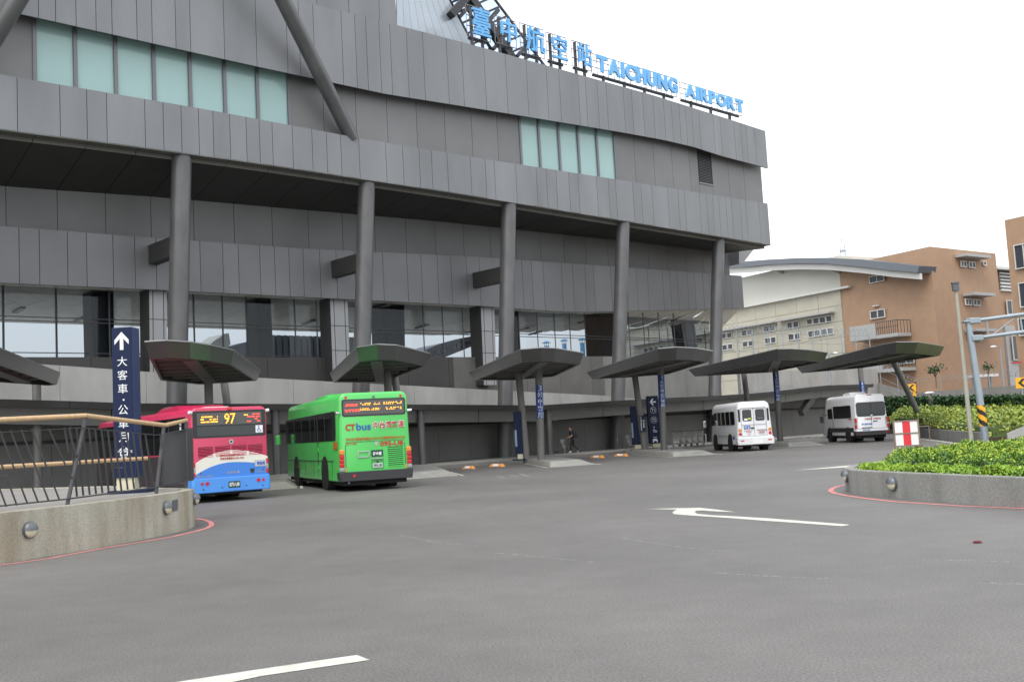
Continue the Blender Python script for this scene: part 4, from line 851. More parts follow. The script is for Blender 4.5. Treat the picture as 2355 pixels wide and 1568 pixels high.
wheels(t, (2.5, 8.4), w, .5, dual=True); MB().b2(-1.1, 1.1, .2, 10.8, .2, .5).build('chassis', M['black'], t, local=True)

# ---- white minibus
a = radians(3); p = atz(1737, 1018, .4)
t = thing('minibus', 'white minibus with twin rear doors and round orange and red lights', 'minibus', (11.9+1.0, 56.9, 0), a); w, L, h = 2.0, 6.3, 2.68
shell(MB(), w, L, h, .36, .3, rear=.03, front=.5, taper=.1, rearr=.1).build('body', M['vanwhite'], t, local=True, smooth=True)
rear_y = lambda z: max(z-1.0, 0)*.03
for x0, x1 in ((-.64, -.13), (.08, .58)): plate('door_window', M['greyglass'], t, x0, x1, 1.62, 2.24, .012, .02, r=.08)
plate('corner_window', M['blackglass'], t, -.87, -.76, 1.6, 2.28, .012, .02, r=.03); plate('corner_window', M['blackglass'], t, .72, .83, 1.6, 2.28, .012, .02, r=.03)
plate('window_sticker', M['white'], t, -.55, -.36, 1.66, 1.76, .004, .01); plate('window_sticker', mat('lime sticker', (.5, .6, .05), .5), t, -.33, -.17, 1.7, 1.79, .004, .01)
text('window_lettering', 'JAPANSER', M['silver'], t, (.16, .009, 1.73), RX, RU, .34, .05, .0)
for sx in (-1, 1): disc('indicator', M['lampamber'], t, sx*.82, 1.14, .085, -.02, .05); disc('tail_light', M['lampred'], t, sx*.82, .93, .085, -.02, .05)
b = MB(); b.b2(-.03, -.02, -.004, .03, .8, 2.32); b.b2(-.72, -.71, -.004, .03, .8, 2.32); b.b2(.65, .66, -.004, .03, .8, 2.32); b.b2(-.72, .66, -.004, .04, 2.32, 2.33); b.b2(-.72, .66, -.004, .03, .8, .81); b.b2(-.71, .65, -.003, .02, 1.42, 1.43); b.build('door_seam', M['lamp'], t, local=True)
pl = plate('name_plate', M['bluetext'], t, -.6, -.25, 1.2, 1.37, -.008, .014); text('name_text', '林漢益', M['white'], pl, (-.56, -.009, 1.23), RX, RU, .27, .11, .02)
plate('door_handle', M['bumper'], t, -.22, -.04, 1.2, 1.28, -.03, .04, bevel=.01); MB().b2(.12, .66, -.03, .02, 1.1, 1.16).build('plate_lamp', M['silver'], t, local=True)
pl = plate('number_plate', mat('white plate red text', (.55, .5, .5), .5), t, .2, .55, .9, 1.07, -.012, .016); text('plate_text', '058-WW', M['redtext'], pl, (.23, -.013, .94), RX, RU, .29, .1, .02)
for z, x0, w_ in ((1.08, -.6, .42), (1.0, -.5, .3), (.88, -.42, .18)): text('lettering', '安全門緊急出口'[:max(3, int(w_*16))], M['redtext'], t, (x0, -.006, z), RX, RU, w_, .05, .01)
b = MB(); b.rings([[(x, y, z) for x, z in ((-1.0-k, .34), (1.0+k, .34), (1.02+k, .5), (1.0+k, .74), (-1.0-k, .74), (-1.02-k, .5))] for y, k in ((-.12, -.07), (-.07, 0), (.35, 0))]); b.build('bumper', M['vanwhite'], t, local=True, bevel=.03)
for sx in (-1, 1): plate('reflector', M['lampred'], t, sx*.76-.1, sx*.76+.1, .54, .6, -.128, .02)
plate('blank_plate', M['whitepaint'], t, -.2, .36, .38, .66, -.13, .02)
for sx in (-1, 1):
    sw = side('side_window', M['blackglass'], t, sx, .5, 5.0, 1.45, 2.18, w-.09, out=.012, r=.06); b = MB()
    for y in (1.45, 2.45, 3.4, 4.3): b.b2(sx*(w/2-.035), sx*(w/2-.02), y-.025, y+.025, 1.46, 2.17)
    b.build('window_post', M['silver'], sw, local=True); side('cab_window', M['blackglass'], t, sx, 5.1, 5.75, 1.45, 2.1, w-.09, out=.01, r=.08)
    b = MB(); b.b2(sx*(w/2-.02), sx*(w/2+.003), .4, 5.6, .84, .855); b.build('panel_seam', M['lamp'], t, local=True)
    side('side_label', M['bluetext'], t, sx, .55, .95, .66, .78, w, r=.02); mirror(t, sx*1.0, 5.9, 1.55, M['chrome'], sx)
wheels(t, (1.55, 4.95), w, .38, .22); MB().b2(-.85, .85, .2, 6, .25, .5).build('chassis', M['black'], t, local=True)
MB().tube((.62, -.05, .36), (.62, .3, .36), .05).build('exhaust', M['lamp'], t, local=True)

# ---- white high-roof van
t = thing('passenger_van', 'white high-roof passenger van with roof pod and wide rear window', 'van', (20.0+.98, 62.0, 0), radians(.5)); w, L, h = 2.0, 6.7, 2.84
shell(MB(), w, L, h, .4, .22, rear=.045, front=1.0, taper=.11, rearr=.09).build('body', M['vansilver'], t, local=True, smooth=True)
b = MB(); b.rings([[(x*k-.1, 1.6+y0, h-.05+z*dz) for x, z in ((-.55, 0), (-.5, .8), (-.4, 1), (.4, 1), (.5, .8), (.55, 0))] for y0, dz, k in ((0, .02, .9), (.25, .22, 1), (1.3, .2, 1), (1.7, .02, .9))]); b.build('roof_unit', M['vanwhite'], t, local=True, smooth=True)
wn = plate('rear_window', M['bumper'], t, -.86, .86, 1.52, 2.36, .016, .03, r=.14); plate('window_glass', M['greyglass'], t, -.83, -.02, 1.55, 2.33, .01, .01, r=.12, parent=wn); plate('window_glass', M['greyglass'], t, .02, .83, 1.55, 2.33, .01, .01, r=.12, parent=wn)
disc('door_emblem', M['chrome'], t, .02, 1.56, .07, -.006, .04); b = MB(); b.b2(-.005, .005, .0, .03, .8, 1.5); b.b2(-.82, .82, -.002, .02, .8, .81); b.b2(-.84, -.83, 0, .03, .8, 1.5); b.b2(.83, .84, 0, .03, .8, 1.5); b.build('door_seam', M['lamp'], t, local=True)
for sx in (-1, 1):
    for z0, z1, m in ((.82, 1.02, 'lampred'), (1.03, 1.14, 'lampgrey'), (1.15, 1.45, 'lampred')): MB().box((sx*.945, .02, (z0+z1)/2), (.12, .14, z1-z0)).build('tail_light', M[m], t, local=True, bevel=.02)
    MB().box((sx*.72, .25, h-.03), (.14, .08, .05)).build('marker_light', M['lampred'], t, local=True); plate('reflector', M['lampred'], t, sx*.85-.1, sx*.85+.1, .5, .57, -.1, .02)
MB().box((0, .1, h-.06), (.3, .06, .05)).build('brake_light', M['lampred'], t, local=True)
text('lettering', '交通包車', M['redtext'], t, (-.42, -.004, 1.32), RX, RU, .46, .1, .02); text('lettering', '機場接送', M['redtext'], t, (.1, -.004, 1.32), RX, RU, .46, .1, .02); text('lettering', '04-2568-2508', M['bluetext'], t, (-.6, -.004, 1.02), RX, RU, .62, .11, .02)
MB().b2(-.6, .0, -.03, .02, .84, .88).build('plate_lamp', M['bumper'], t, local=True); pl = plate('number_plate', mat('white plate', (.6, .64, .68), .5), t, -.58, -.12, .66, .82, -.01, .02); text('plate_text', 'RAE-1262', M['bluetext'], pl, (-.55, -.011, .69), RX, RU, .4, .1, .015)
MB().b2(.08, .34, -.02, .02, 1.2, 1.24).build('door_handle', M['bumper'], t, local=True)
b = MB(); b.rings([[(x, y, z) for x, z in ((-1.0-k, .4), (1.0+k, .4), (1.02+k, .52), (1.0+k, .66), (-1.0-k, .66), (-1.02-k, .52))] for y, k in ((-.1, -.06), (-.06, 0), (.4, 0))]); b.build('bumper', M['bumper'], t, local=True, bevel=.02)
for sx in (-1, 1):
    side('side_window', M['blackglass'], t, sx, .75, 4.1, 1.46, 2.22, w-.1, out=.012, r=.1); side('cab_window', M['blackglass'], t, sx, 4.35, 5.3, 1.45, 2.1, w-.1, out=.008, r=.18)
    side('side_moulding', M['bumper'], t, sx, .3, 5.0, .62, .88, w, out=.012, r=.03); b = MB(); b.b2(sx*(w/2-.02), sx*(w/2+.003), 4.2, 4.215, .5, 2.2); b.build('panel_seam', M['lamp'], t, local=True); mirror(t, sx*1.0, 5.3, 1.45, M['bumper'], sx)
text('lettering', '交通包車', M['redtext'], t, (-w/2-.006, 1.3, 1.32), (0, -1, 0), RU, .8, .12, .02)
wheels(t, (1.4, 5.0), w, .36, .22); MB().b2(-.85, .85, .2, 6.2, .25, .5).build('chassis', M['black'], t, local=True)

# ================================================================ LEFT DECK, RAILING, TOTEM
ring = [(-13, 10), (-10.2, 13.4), (-9.1, 15.6), (-8.3, 17.3), (-7.65, 19.0), (-7.2, 20.8), (-7.02, 22.2), (-7.15, 23.1), (-7.6, 23.8), (-8.8, 25.2), (-11.1, 28.5), (-15.5, 31.4), (-22, 33), (-30, 22)]
dk = thing('ramp_wall', 'stained concrete wall of the raised deck at the lower left, timber-railed', 'concrete wall', (-9, 19, 0)); DZ = .82
inn = ringscale([Vector(p) for p in ring], .22)
V3 = lambda r, z: [Vector((p[0], p[1], z)) for p in r]
MB().rings([V3(ring, -.05), V3(ring, DZ), V3(inn, DZ), V3(inn, DZ-.03)], cap=False).build('wall', M['rampconc'], dk, bevel=.015)
MB().prism(V3(inn, .3), V3(inn, DZ-.02)).build('deck', M['deck'], dk)
pk = [(0, 1299), (110, 1284), (240, 1259.5), (400, 1233), (455, 1220), (478, 1213), (487, 1207), (484, 1200), (472, 1195), (452, 1192)]
stripe([(-12.5, 8.5)]+[tuple(atz(x, y).xy) for x, y in pk], .11, 'kerb_line', 'pink')
rl_ = thing('railing', 'dark slanted-bar railing with pale timber handrails on the left deck', 'railing', (-8, 19, DZ))
A0, P1, P2, P3 = Vector((-10.4, 14.2, 0)), Vector((-7.98, 18.6, 0)), Vector((-7.48, 22.0, 0)), Vector((-7.85, 25.4, 0))
up_ = lambda p, z: Vector((p.x, p.y, z))
def px_on(px, py, a, c): return atpl(px, py, (a.x, a.y), (c-a).xy)
def top_on(px, py, a, c): return px_on(px, py, a, c)
h0 = top_on(0, 965, A0, P1); hA = h0+(h0-top_on(195, 955.6, A0, P1))*1.0
tops = [hA, top_on(197, 955.6, A0, P1), top_on(379.6, 977.6, P1, P2)]
e3 = px_on(428, 966, P2, P3); tops.append(e3)
MB().path(tops, .045, 12).build('top_rail', M['wood'], rl_, smooth=True)
def flatrail(pts, w, hh, name, m='iron'):
    b = MB()
    for p, q in zip(pts, pts[1:]): b.bar(p, q, w, hh)
    return b.build(name, M[m], rl_)
mid = [px_on(0, 994, A0, P1), px_on(192.6, 983, A0, P1), px_on(360, 1000, P1, P2), px_on(428, 987, P2, P3)]; mid[0] = mid[0]+(mid[0]-mid[1])
low = [px_on(0, 1163, A0, P1), px_on(154, 1147, A0, P1), px_on(363, 1119, P1, P2), px_on(428, 1107, P2, P3)]; low[0] = low[0]+(low[0]-low[1])
flatrail(mid, .04, .012, 'upper_flat'); flatrail(low, .05, .025, 'lower_flat')
for (bx, by), (tx, ty), s0, s1 in (((154, 1160), (197, 960), A0, P1), ((359, 1131), (377, 979), P1, P2), ((428, 1110), (428, 968), P2, P3)):
    q0, q1 = px_on(bx, by, s0, s1), px_on(tx, ty, s0, s1); q0.z = DZ-.02; MB().bar(q0, q1, .075, .03, (P1-A0).normalized()).build('post', M['iron'], rl_)
b = MB()
for k in range(-9, 10):
    x = 39+k*24.5
    if x > 150 or x < -200: continue
    p, q = px_on(x, 1166-x*.12, A0, P1), px_on(x-64, 990-(x-64)*.05, A0, P1)
    b.bar(p, q, .035, .012, (P1-A0).normalized())
for x, y, x2, y2 in ((158, 1010, 193+5-38, 983), (165, 1070, 124, 986), (178, 1030, 170, 984)): b.bar(px_on(x, y+30, A0, P1), px_on(x2-12, y2, A0, P1), .035, .012)
b.build('bars', M['iron'], rl_)
b = MB()
for k in range(13):
    x = 177+k*14.6; tx = x-17-(k-6)*.2; 
    b.bar(px_on(x, 1144-(x-154)*.134, P1, P2), px_on(tx, 984+(tx-193)*.098, P1, P2), .035, .012)
b.build('bars', M['iron'], rl_)
b = MB()
for k in range(25):
    f = k/25; p = P2+(P3-P2)*f; f2 = min(max((p-P2).length/max((low[3].xy-P2.xy).length, .1), 0), 1.3); b.bar(up_(p, low[2].z+(low[3].z-low[2].z)*f2), up_(p, mid[2].z+(mid[3].z-mid[2].z)*f2), .04, .012, (0, 1, 0))
b.build('bars', M['iron'], rl_)
c0, c1 = P2+Vector((-.25, -.1, 0)), A0+Vector((-.3, .3, 0)); MB().tube(up_(c0, 1.54), up_(c1, 1.55), .04, .04, 12).build('lower_rail', M['wood'], rl_, smooth=True)
for f in (.12, .47, .8): q = up_(c0+(c1-c0)*f, 1.5); MB().path([q, q+Vector((0, 0, -.1)), q+Vector((.18, -.02, -.12))], .012).build('rail_bracket', M['iron'], rl_)
def totem(label, px0, px1, ytop, ybot, z0, depth, rz, cells, base=True):
    p0, p1 = atz(px0, ybot, z0), atz(px1, ybot, z0); c = (p0+p1)/2; Y = c.y; w = abs(px1-px0)/FOC*Y; H = (ybot-ytop)/FOC*Y
    t = thing('sign_totem', label, 'sign totem', (c.x, c.y, z0), rz, 'navy sign totems'); return t, w, H
t, w_, H_ = totem('tall navy blue totem with white up arrow and Chinese characters on the deck', 259, 305, 753, 1131, DZ, .4, 0, None)
t.location = (-8.6, 22.9, DZ); t.rotation_euler.z = radians(-3); w_ = .45; H_ = 3.62
MB().b2(-w_/2, w_/2, 0, .38, .32, H_).build('body', M['navy'], t, local=True, bevel=.008); MB().b2(w_/2, w_/2+.02, .01, .37, .32, H_-.01).build('side_panel', M['navy2'], t, local=True)
MB().b2(-w_/2-.12, w_/2+.3, -.1, .5, -.02, .05).build('base_plate', M['navy'], t, local=True); MB().b2(-w_/2+.03, w_/2-.02, .04, .34, .05, .32).build('plinth', M['lens'], t, local=True)
aw = MB(); ax, az = 0, 3.32; pts = [(ax, az+.2), (ax+.16, az+.02), (ax+.16, az-.08), (ax+.04, az+.05), (ax+.04, az-.2), (ax-.04, az-.2), (ax-.04, az+.05), (ax-.16, az-.08), (ax-.16, az+.02)]
for tri in ((0, 1, 2, 3), (0, 3, 6), (0, 6, 7, 8), (3, 4, 5, 6)): aw.prism([(pts[i][0], -.006, pts[i][1]) for i in tri], [(pts[i][0], .004, pts[i][1]) for i in tri])
aw.build('arrow', M['white'], t, local=True)
z = 3.0
for ch, hh in zip('大客車·公車月台', (1, 1, 1, .45, 1, 1, 1, 1)):
    if ch == '·': disc('lettering', M['white'], t, .02, z-.08, .02, -.005, .008)
    else: text('lettering', ch, M['white'], t, (-.105, -.001, z-.24), RX, RU, .22, .21, 0)
    z -= .3*hh if hh == 1 else .16
text('lettering', 'Bus Boarding', M['white'], t, (-.17, -.001, .86), RX, RU, .36, .07, 0); text('lettering', 'Area', M['white'], t, (-.07, -.001, .75), RX, RU, .13, .06, 0)
def small_totem(label, x, ytop, ybot, wpx, rz, kind):
    p = atz(x, ybot, .2); k = p.y/FOC; H = (ybot-ytop)*k; w = wpx*k
    t = thing('sign_totem', label, 'sign totem', p, rz, 'navy sign totems')
    MB().b2(-w/2, w/2, -.12, .12, .32, H).build('body', M['navy'], t, local=True, bevel=.01); MB().b2(-w*.2, w/2-.02, -.09, .09, 0, .32).build('plinth', M['lens'], t, local=True); MB().b2(-w/2-.15, w/2+.15, -.25, .25, -.02, .05).build('base_plate', M['navy'], t, local=True)
    if kind == 'arrow':
        b = MB(); z = H-.38; b.bar((-.12, -.125, z), (.2, -.125, z), .01, .08); b.bar((-.16, -.125, z-.01), (.02, -.125, z+.2), .01, .08); b.bar((-.16, -.125, z+.01), (.02, -.125, z-.2), .01, .08); b.build('arrow', M['white'], t, local=True)
        for i, tx in enumerate(('T1', 'T2')):
            z = H-1.0-i*.62; text('lettering', tx, M['white'], t, (-.12, -.122, z), RX, RU, .24, .2, .0)
            b = MB()
            for q in range(20): q0, q1 = 2*pi*q/20, 2*pi*(q+1)/20; b.bar((.2*cos(q0), -.123, z+.1+.2*sin(q0)), (.2*cos(q1), -.123, z+.1+.2*sin(q1)), .008, .015)
            b.build('ring', M['white'], t, local=True)
        z = H-2.2; b = MB()
        for q in range(16): q0, q1 = radians(100+260*q/16), radians(100+260*(q+1)/16); b.bar((.09*cos(q0), -.124, z+.09*sin(q0)), (.09*cos(q1), -.124, z+.09*sin(q1)), .008, .03)
        b.bar((-.02, -.124, z+.18), (0, -.124, z+.02), .008, .04); b.tube((-.02, -.122, z+.23), (-.02, -.128, z+.23), .035); b.bar((0, -.124, z+.03), (.1, -.124, z), .008, .03); b.bar((.1, -.124, z), (.14, -.124, z-.1), .008, .03); b.build('wheelchair_symbol', M['white'], t, local=True)
        b = MB(); z = H-2.85; b.b2(-.1, .1, -.128, -.122, z, z+.14); b.b2(-.16, -.1, -.128, -.122, z-.1, z+.1); b.b2(.1, .16, -.128, -.122, z-.1, z+.1); b.b2(-.08, -.02, -.128, -.122, z+.2, z+.26); b.b2(.04, .1, -.128, -.122, z+.2, z+.26); b.build('pictogram', M['white'], t, local=True)
    else:
        MB().b2(-w/2-.012, -w/2+.006, -.09, .09, H*.28, H*.62).build('display_strip', mat('pale notice', (.25, .33, .42), .4), t, local=True)
        MB().b2(-w/2+.04, -w/2+.14, -.128, -.12, H*.28, H*.62).build('notice_strip', mat('pale notice front', (.25, .33, .42), .4), t, local=True)
small_totem('navy totem beside the stop 3 column, pale strip on its left edge', 1195, 947, 1057, 18, radians(-10), 'plain')
small_totem('navy totem left of the stop 4 slanted column with pale strip', 1465, 934, 1034, 22, radians(-14), 'plain')
small_totem('navy totem with white left arrow, T1 and T2 beside stop 4', 1506, 911, 1031, 26, radians(12), 'arrow')
# small notice fixed on the slanted column of stop 4
x_, y_ = 7.62, 64.2; t = thing('column_notice', 'small navy notice with white writing on the slanted stop 4 column', 'notice', (x_+.06, y_-.25, 1.3), radians(10))
MB().b2(-.16, .16, 0, .02, 0, 1.0).build('board', M['navy'], t, local=True); text('lettering', '大客車停靠區請依序', M['white'], t, (-.13, -.001, .08), RX, RU, .1, .85, .02, vertical=True); text('lettering', '禁止停車', M['white'], t, (.03, -.001, .25), RX, RU, .1, .5, .02, vertical=True)
# bulkhead lamps on the two low walls
def bulkhead(label, px, py, wall, r=.14):
    best = None
    for a_, c_ in zip(wall, wall[1:]):
        a_, c_ = Vector(a_), Vector(c_); p = atpl(px, py, a_, c_-a_); f = (p.xy-a_).dot(c_-a_)/(c_-a_).length_squared
        if -.001 <= f <= 1.001 and (best is None or p.y < best[0].y): best = (p, (c_-a_).normalized())
    if best is None:
        a_, c_ = Vector(wall[0]), Vector(wall[1]); z = aty(px, py, (a_.y+c_.y)/2).z; m_ = (a_+c_)/2; best = (Vector((m_.x, m_.y, z)), (c_-a_).normalized())
    p, d = best; n = Vector((d.y, -d.x, 0)); 
    if n.dot(Vector((-p.x, -p.y, 0))) < 0: n = -n
    t = thing('bulkhead_lamp', label, 'wall lamp', p, 0, 'round bulkhead lamps on low walls'); s = Vector((-n.y, n.x, 0))
    def dome(z0, z1, rr, dp, off, name, m):
        rg = []
        for j in range(6):
            q = j/5*pi/2; rad = rr*cos(q); rg.append([n*(off+dp*sin(q))+s*(rad*cos(z0+(z1-z0)*i/16))+Vector((0, 0, rad*sin(z0+(z1-z0)*i/16))) for i in range(17)])
        b = MB(); b.rings([[p_ for p_ in r_] for r_ in rg], cap=False); return b.build(name, m, t, local=True, smooth=True)
    MB().tube(n*-.02, n*.05, r, r, 24).build('base', M['lamp'], t, local=True, smooth=True); dome(0, pi, r*.99, .1, .04, 'hood', M['lamp']); dome(pi, 2*pi, r*.9, .075, .04, 'diffuser', M['lens'])
bulkhead('round half-hooded lamp on the stained ramp wall, nearest the left edge', 66, 1218, ring); bulkhead('round half-hooded lamp near the end of the stained ramp wall', 381, 1167, ring)
bulkhead('lamp seen edge-on at the rounded nose of the ramp wall by the red bus', 446, 1147, [(-7.0, 22.2), (-7.15, 23.1), (-7.6, 23.8), (-8.8, 25.2)], .13)
t = thing('access_plate', 'small grey metal plate on the ramp wall beside a lamp', 'wall plate', (0, 0, 0)); p = [atpl(x, y, ring[5], Vector(ring[6])-Vector(ring[5])) for x, y in ((396, 1150), (407, 1147), (407, 1172), (396, 1175))]
OFF[t] = p[0].copy(); t.location = p[0]; nv = Vector((.02, -.006, 0)); MB().prism(p, [q+nv for q in p]).build('plate', M['lamp'], t)
# ================================================================ RIGHT SIDE: LOW PLANTERS AND GREENERY
def leaves(pts, size, seed, name, m, par, up=.5, kind=None):
    """pts: list of (point, outward) ; one bent leaf quad at each"""
    r = random.Random(seed); b = MB(); V = b.v; F = b.f
    for p, o in pts:
        d = Vector((r.gauss(0, 1), r.gauss(0, 1), r.gauss(0, 1))); d = (d.normalized()+o*.7).normalized()
        n = (Vector((r.gauss(0, 1), r.gauss(0, 1), r.gauss(0, 1)))+Vector((0, 0, up*2))+o).normalized(); s = d.cross(n).normalized(); L = size*r.uniform(.6, 1.3); w = L*.34
        k = len(V); V += [p, p+d*L*.5+s*w, p+d*L, p+d*L*.5-s*w]; F.append((k, k+1, k+2, k+3))
    me = bpy.data.meshes.new(name); off = OFF[par] if par else Vector((0, 0, 0))
    me.from_pydata([tuple(v-off) for v in V], [], F); me.materials.append(m); o = bpy.data.objects.new(name, me); COL.objects.link(o)
    if par: o.parent = par
    OFF[o] = off; return o
def inpoly(x, y, P):
    k = False
    for i in range(len(P)):
        x1, y1 = P[i][0], P[i][1]; x2, y2 = P[(i+1) % len(P)][0], P[(i+1) % len(P)][1]
        if (y1 > y) != (y2 > y) and x < (x2-x1)*(y-y1)/(y2-y1)+x1: k = not k
    return k
def polydist(x, y, P):
    best = 1e9
    for i in range(len(P)):
        a = Vector(P[i][:2]); c = Vector(P[(i+1) % len(P)][:2]); p = Vector((x, y)); f = max(0, min(1, (p-a).dot(c-a)/(c-a).length_squared)); best = min(best, (p-a-(c-a)*f).length)
    return best
def mound(P, z0, zt, n, seed, lump=.15, edge=.35, spike=0.):
    """points on the lumpy surface of a clipped mass of leaves standing on polygon P"""
    r = random.Random(seed); xs = [p[0] for p in P]; ys = [p[1] for p in P]; pts = []
    ph = [r.uniform(0, 6) for _ in range(6)]
    def height(x, y): return (sin(x*2.3+ph[0])+sin(y*2.9+ph[1])+sin((x+y)*4.1+ph[2])+sin((x-y)*5.3+ph[3]))*.25*lump
    while len(pts) < n:
        x, y = r.uniform(min(xs), max(xs)), r.uniform(min(ys), max(ys))
        if not inpoly(x, y, P): continue
        d = polydist(x, y, P); zz = zt(x, y) if callable(zt) else zt; z0_ = z0(x, y) if callable(z0) else z0
        H = (zz-z0_+height(x, y))*min(1, (d/edge)**.45 if d < edge else 1)
        if d < edge: z = z0_+H*r.uniform(0, 1.0)
        else: z = z0_+H*(1-abs(r.gauss(0, .09)))
        z += r.random()**6*spike
        pts.append((Vector((x, y, z)), Vector((r.uniform(-.3, .3), -.6 if d < edge else -.15, .6)))); 
    return pts
rim = [(8.9, 14.2), (8.3, 16.4), (7.85, 18.0), (7.4, 19.9), (7.1, 21.3), (7.0, 22.3), (7.15, 23.2), (7.6, 24.2), (8.5, 25.4), (11, 27.6), (16, 31), (24, 34), (24, 10), (10.5, 9)]
pr = thing('round_planter', 'low curved grey concrete planter with round wall lamps, foreground right', 'planter', (9, 20, 0))
inn = ringscale([Vector(p) for p in rim], .2); PZ = .5
MB().rings([V3(rim, -.05), V3(rim, PZ), V3(inn, PZ), V3(inn, PZ-.12)], cap=False).build('wall', M['planterconc'], pr, bevel=.02)
MB().prism(V3(inn, .1), V3(inn, PZ-.1)).build('soil', M['soil'], pr)
stripe([(10.9, 8.6), (9.0, 13.6)]+[tuple(atz(x, y).xy) for x, y in ((2354, 1169), (2211, 1163), (2054, 1153), (1985, 1145), (1945, 1139), (1920, 1134), (1909, 1129), (1913, 1123), (1926, 1118), (1946, 1114))], .11, 'kerb_line', 'pink')
bulkhead('round half-hooded lamp on the curved planter wall, facing the camera', 2054, 1111, rim[:9]); bulkhead('lamp seen edge-on at the left nose of the curved planter', 1938, 1094, [(7.0, 22.3), (7.15, 23.2)])
HP = [(7.75, 21.6), (8.25, 19.6), (8.7, 17.8), (9.9, 13.5), (14, 12), (22, 22), (22, 31.5), (15, 29.3), (10.5, 26.6), (8.6, 24.6), (7.9, 23.2)]
hg = thing('hedge', 'dense clipped bright green hedge filling the curved planter', 'hedge', (9, 21, PZ-.1))
near = [p for p in HP]
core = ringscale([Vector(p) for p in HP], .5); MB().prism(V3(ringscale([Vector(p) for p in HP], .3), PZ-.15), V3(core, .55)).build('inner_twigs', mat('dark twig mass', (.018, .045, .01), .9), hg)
HPn = [(7.75, 21.6), (8.25, 19.6), (8.7, 17.8), (9.9, 13.5), (12, 14), (14, 20), (14, 28.6), (10.5, 26.6), (8.6, 24.6), (7.9, 23.2)]
leaves(mound(HPn, PZ-.1, .7, 60000, 3, .16, .3, .06), .06, 5, 'foliage', M['leaf_hedge'], hg)
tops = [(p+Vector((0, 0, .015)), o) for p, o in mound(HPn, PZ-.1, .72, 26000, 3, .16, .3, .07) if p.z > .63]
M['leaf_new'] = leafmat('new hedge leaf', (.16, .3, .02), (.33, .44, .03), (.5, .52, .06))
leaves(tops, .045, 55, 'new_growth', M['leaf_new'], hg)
GP = [(7.1, 22.0), (7.3, 20.9), (7.65, 19.4), (8.05, 17.7), (8.9, 14.6), (10.2, 13.2), (8.9, 17.8), (8.4, 19.7), (7.95, 21.6), (7.95, 23.4), (7.4, 23.3)]
gc = leaves(mound(GP, PZ-.14, PZ+.05, 15000, 8, .1, .12), .06, 6, 'ground_cover', M['leaf_ground'], None); props(gc, 'low bright lime ground cover between hedge and planter rim', 'ground cover', kind='stuff')
# second bed with yellow shrubs, low wall, sloping side wall
B0, B1, B2 = atz(2114, 1004.7), atz(2211, 1018), atz(2272, 1025)
bed = [(B0.x-.6, B0.y+4), (B0.x, B0.y), (B1.x, B1.y), (B2.x, B2.y), (22.5, 42.5), (32, 50), (48, 78), (30, 84)]
bz = lambda x, y: .4+max(0, min(1, (y-48-(x-21)*.45)/26))*.62
bw = thing('shrub_planter', 'long low grey concrete planter wall in front of the yellow shrubs', 'planter', (22, 52, 0))
panelwall(bw, 'wall', [(p[0], p[1]) for p in (bed[0], bed[1], bed[2], bed[3], bed[4])], -.05, lambda l: .56, .22, 'planterconc', 5, .01)
MB().prism([(p.x, p.y, 0) for p in ringscale([Vector(p) for p in bed], .3)], [(p.x, p.y, bz(p.x, p.y)-.05) for p in ringscale([Vector(p) for p in bed], .3)]).build('soil', M['soil'], bw)
sw0 = atz(2316, 1020, 0); q = [(20.6, 43.4), (30, 53)]
MB().prism([(19.9, 42.7, 0), (24, 44, 0), (24.2, 44.3, 0), (20.1, 43.2, 0)], [(19.9, 42.7, .55), (24, 44, 1.75), (24.2, 44.3, 1.75), (20.1, 43.2, .55)]).build('sloping_wall', M['conc'], bw)
sh = thing('shrub_bed', 'broad bed of yellow-green variegated shrubs below the ivy wall', 'shrubs', (26, 62, .5))
bedi = ringscale([Vector(p) for p in bed], .35)
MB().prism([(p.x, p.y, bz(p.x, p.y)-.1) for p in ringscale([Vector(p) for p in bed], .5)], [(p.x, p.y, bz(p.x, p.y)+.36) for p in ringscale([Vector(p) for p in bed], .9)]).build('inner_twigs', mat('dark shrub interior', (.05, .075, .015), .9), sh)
leaves(mound([(p.x, p.y) for p in bedi], lambda x, y: bz(x, y)-.05, lambda x, y: bz(x, y)+.62, 46000, 13, .35, .6, .3), .17, 14, 'foliage', M['leaf_yellow'], sh)
# ivy covered wall
i0, i1 = aty(2030, 950, 84), aty(2400, 950, 68); iv = thing('ivy_wall', 'low concrete wall covered in dark green ivy', 'ivy wall', ((i0.x+i1.x)/2, 76, 0))
dI = (i1-i0).normalized(); nI = Vector((dI.y, -dI.x, 0)); nI = nI if nI.y < 0 else -nI
zi = lambda f: (aty(2030+370*f, 915-5*f, 84-16*f).z)
MB().prism([(i0.x, i0.y, 0), (i1.x, i1.y, 0), (i1.x-nI.x*.3, i1.y-nI.y*.3, 0), (i0.x-nI.x*.3, i0.y-nI.y*.3, 0)], [(i0.x, i0.y, zi(0)-.1), (i1.x, i1.y, zi(1)-.1), (i1.x-nI.x*.3, i1.y-nI.y*.3, zi(1)-.1), (i0.x-nI.x*.3, i0.y-nI.y*.3, zi(0)-.1)]).build('wall', M['concdark'], iv)
r = random.Random(21); pts = []; L_ = (i1-i0).length
while len(pts) < 15000:
    f = r.random(); z = r.uniform(.9, zi(f)+.12*r.random()); 
    bare = (abs(f-.355) < .022 and z < 2.6) or (abs(f-.3) < .06 and z < 1.8 and r.random() < .8) or (abs(f-.66) < .03 and z < 2.3)
    if bare and r.random() < .93: continue
    pts.append((Vector((i0.x+(i1.x-i0.x)*f, i0.y+(i1.y-i0.y)*f, z))+nI*abs(r.gauss(0, .12)), nI))
leaves(pts, .2, 22, 'ivy', M['leaf_ivy'], iv, .2)
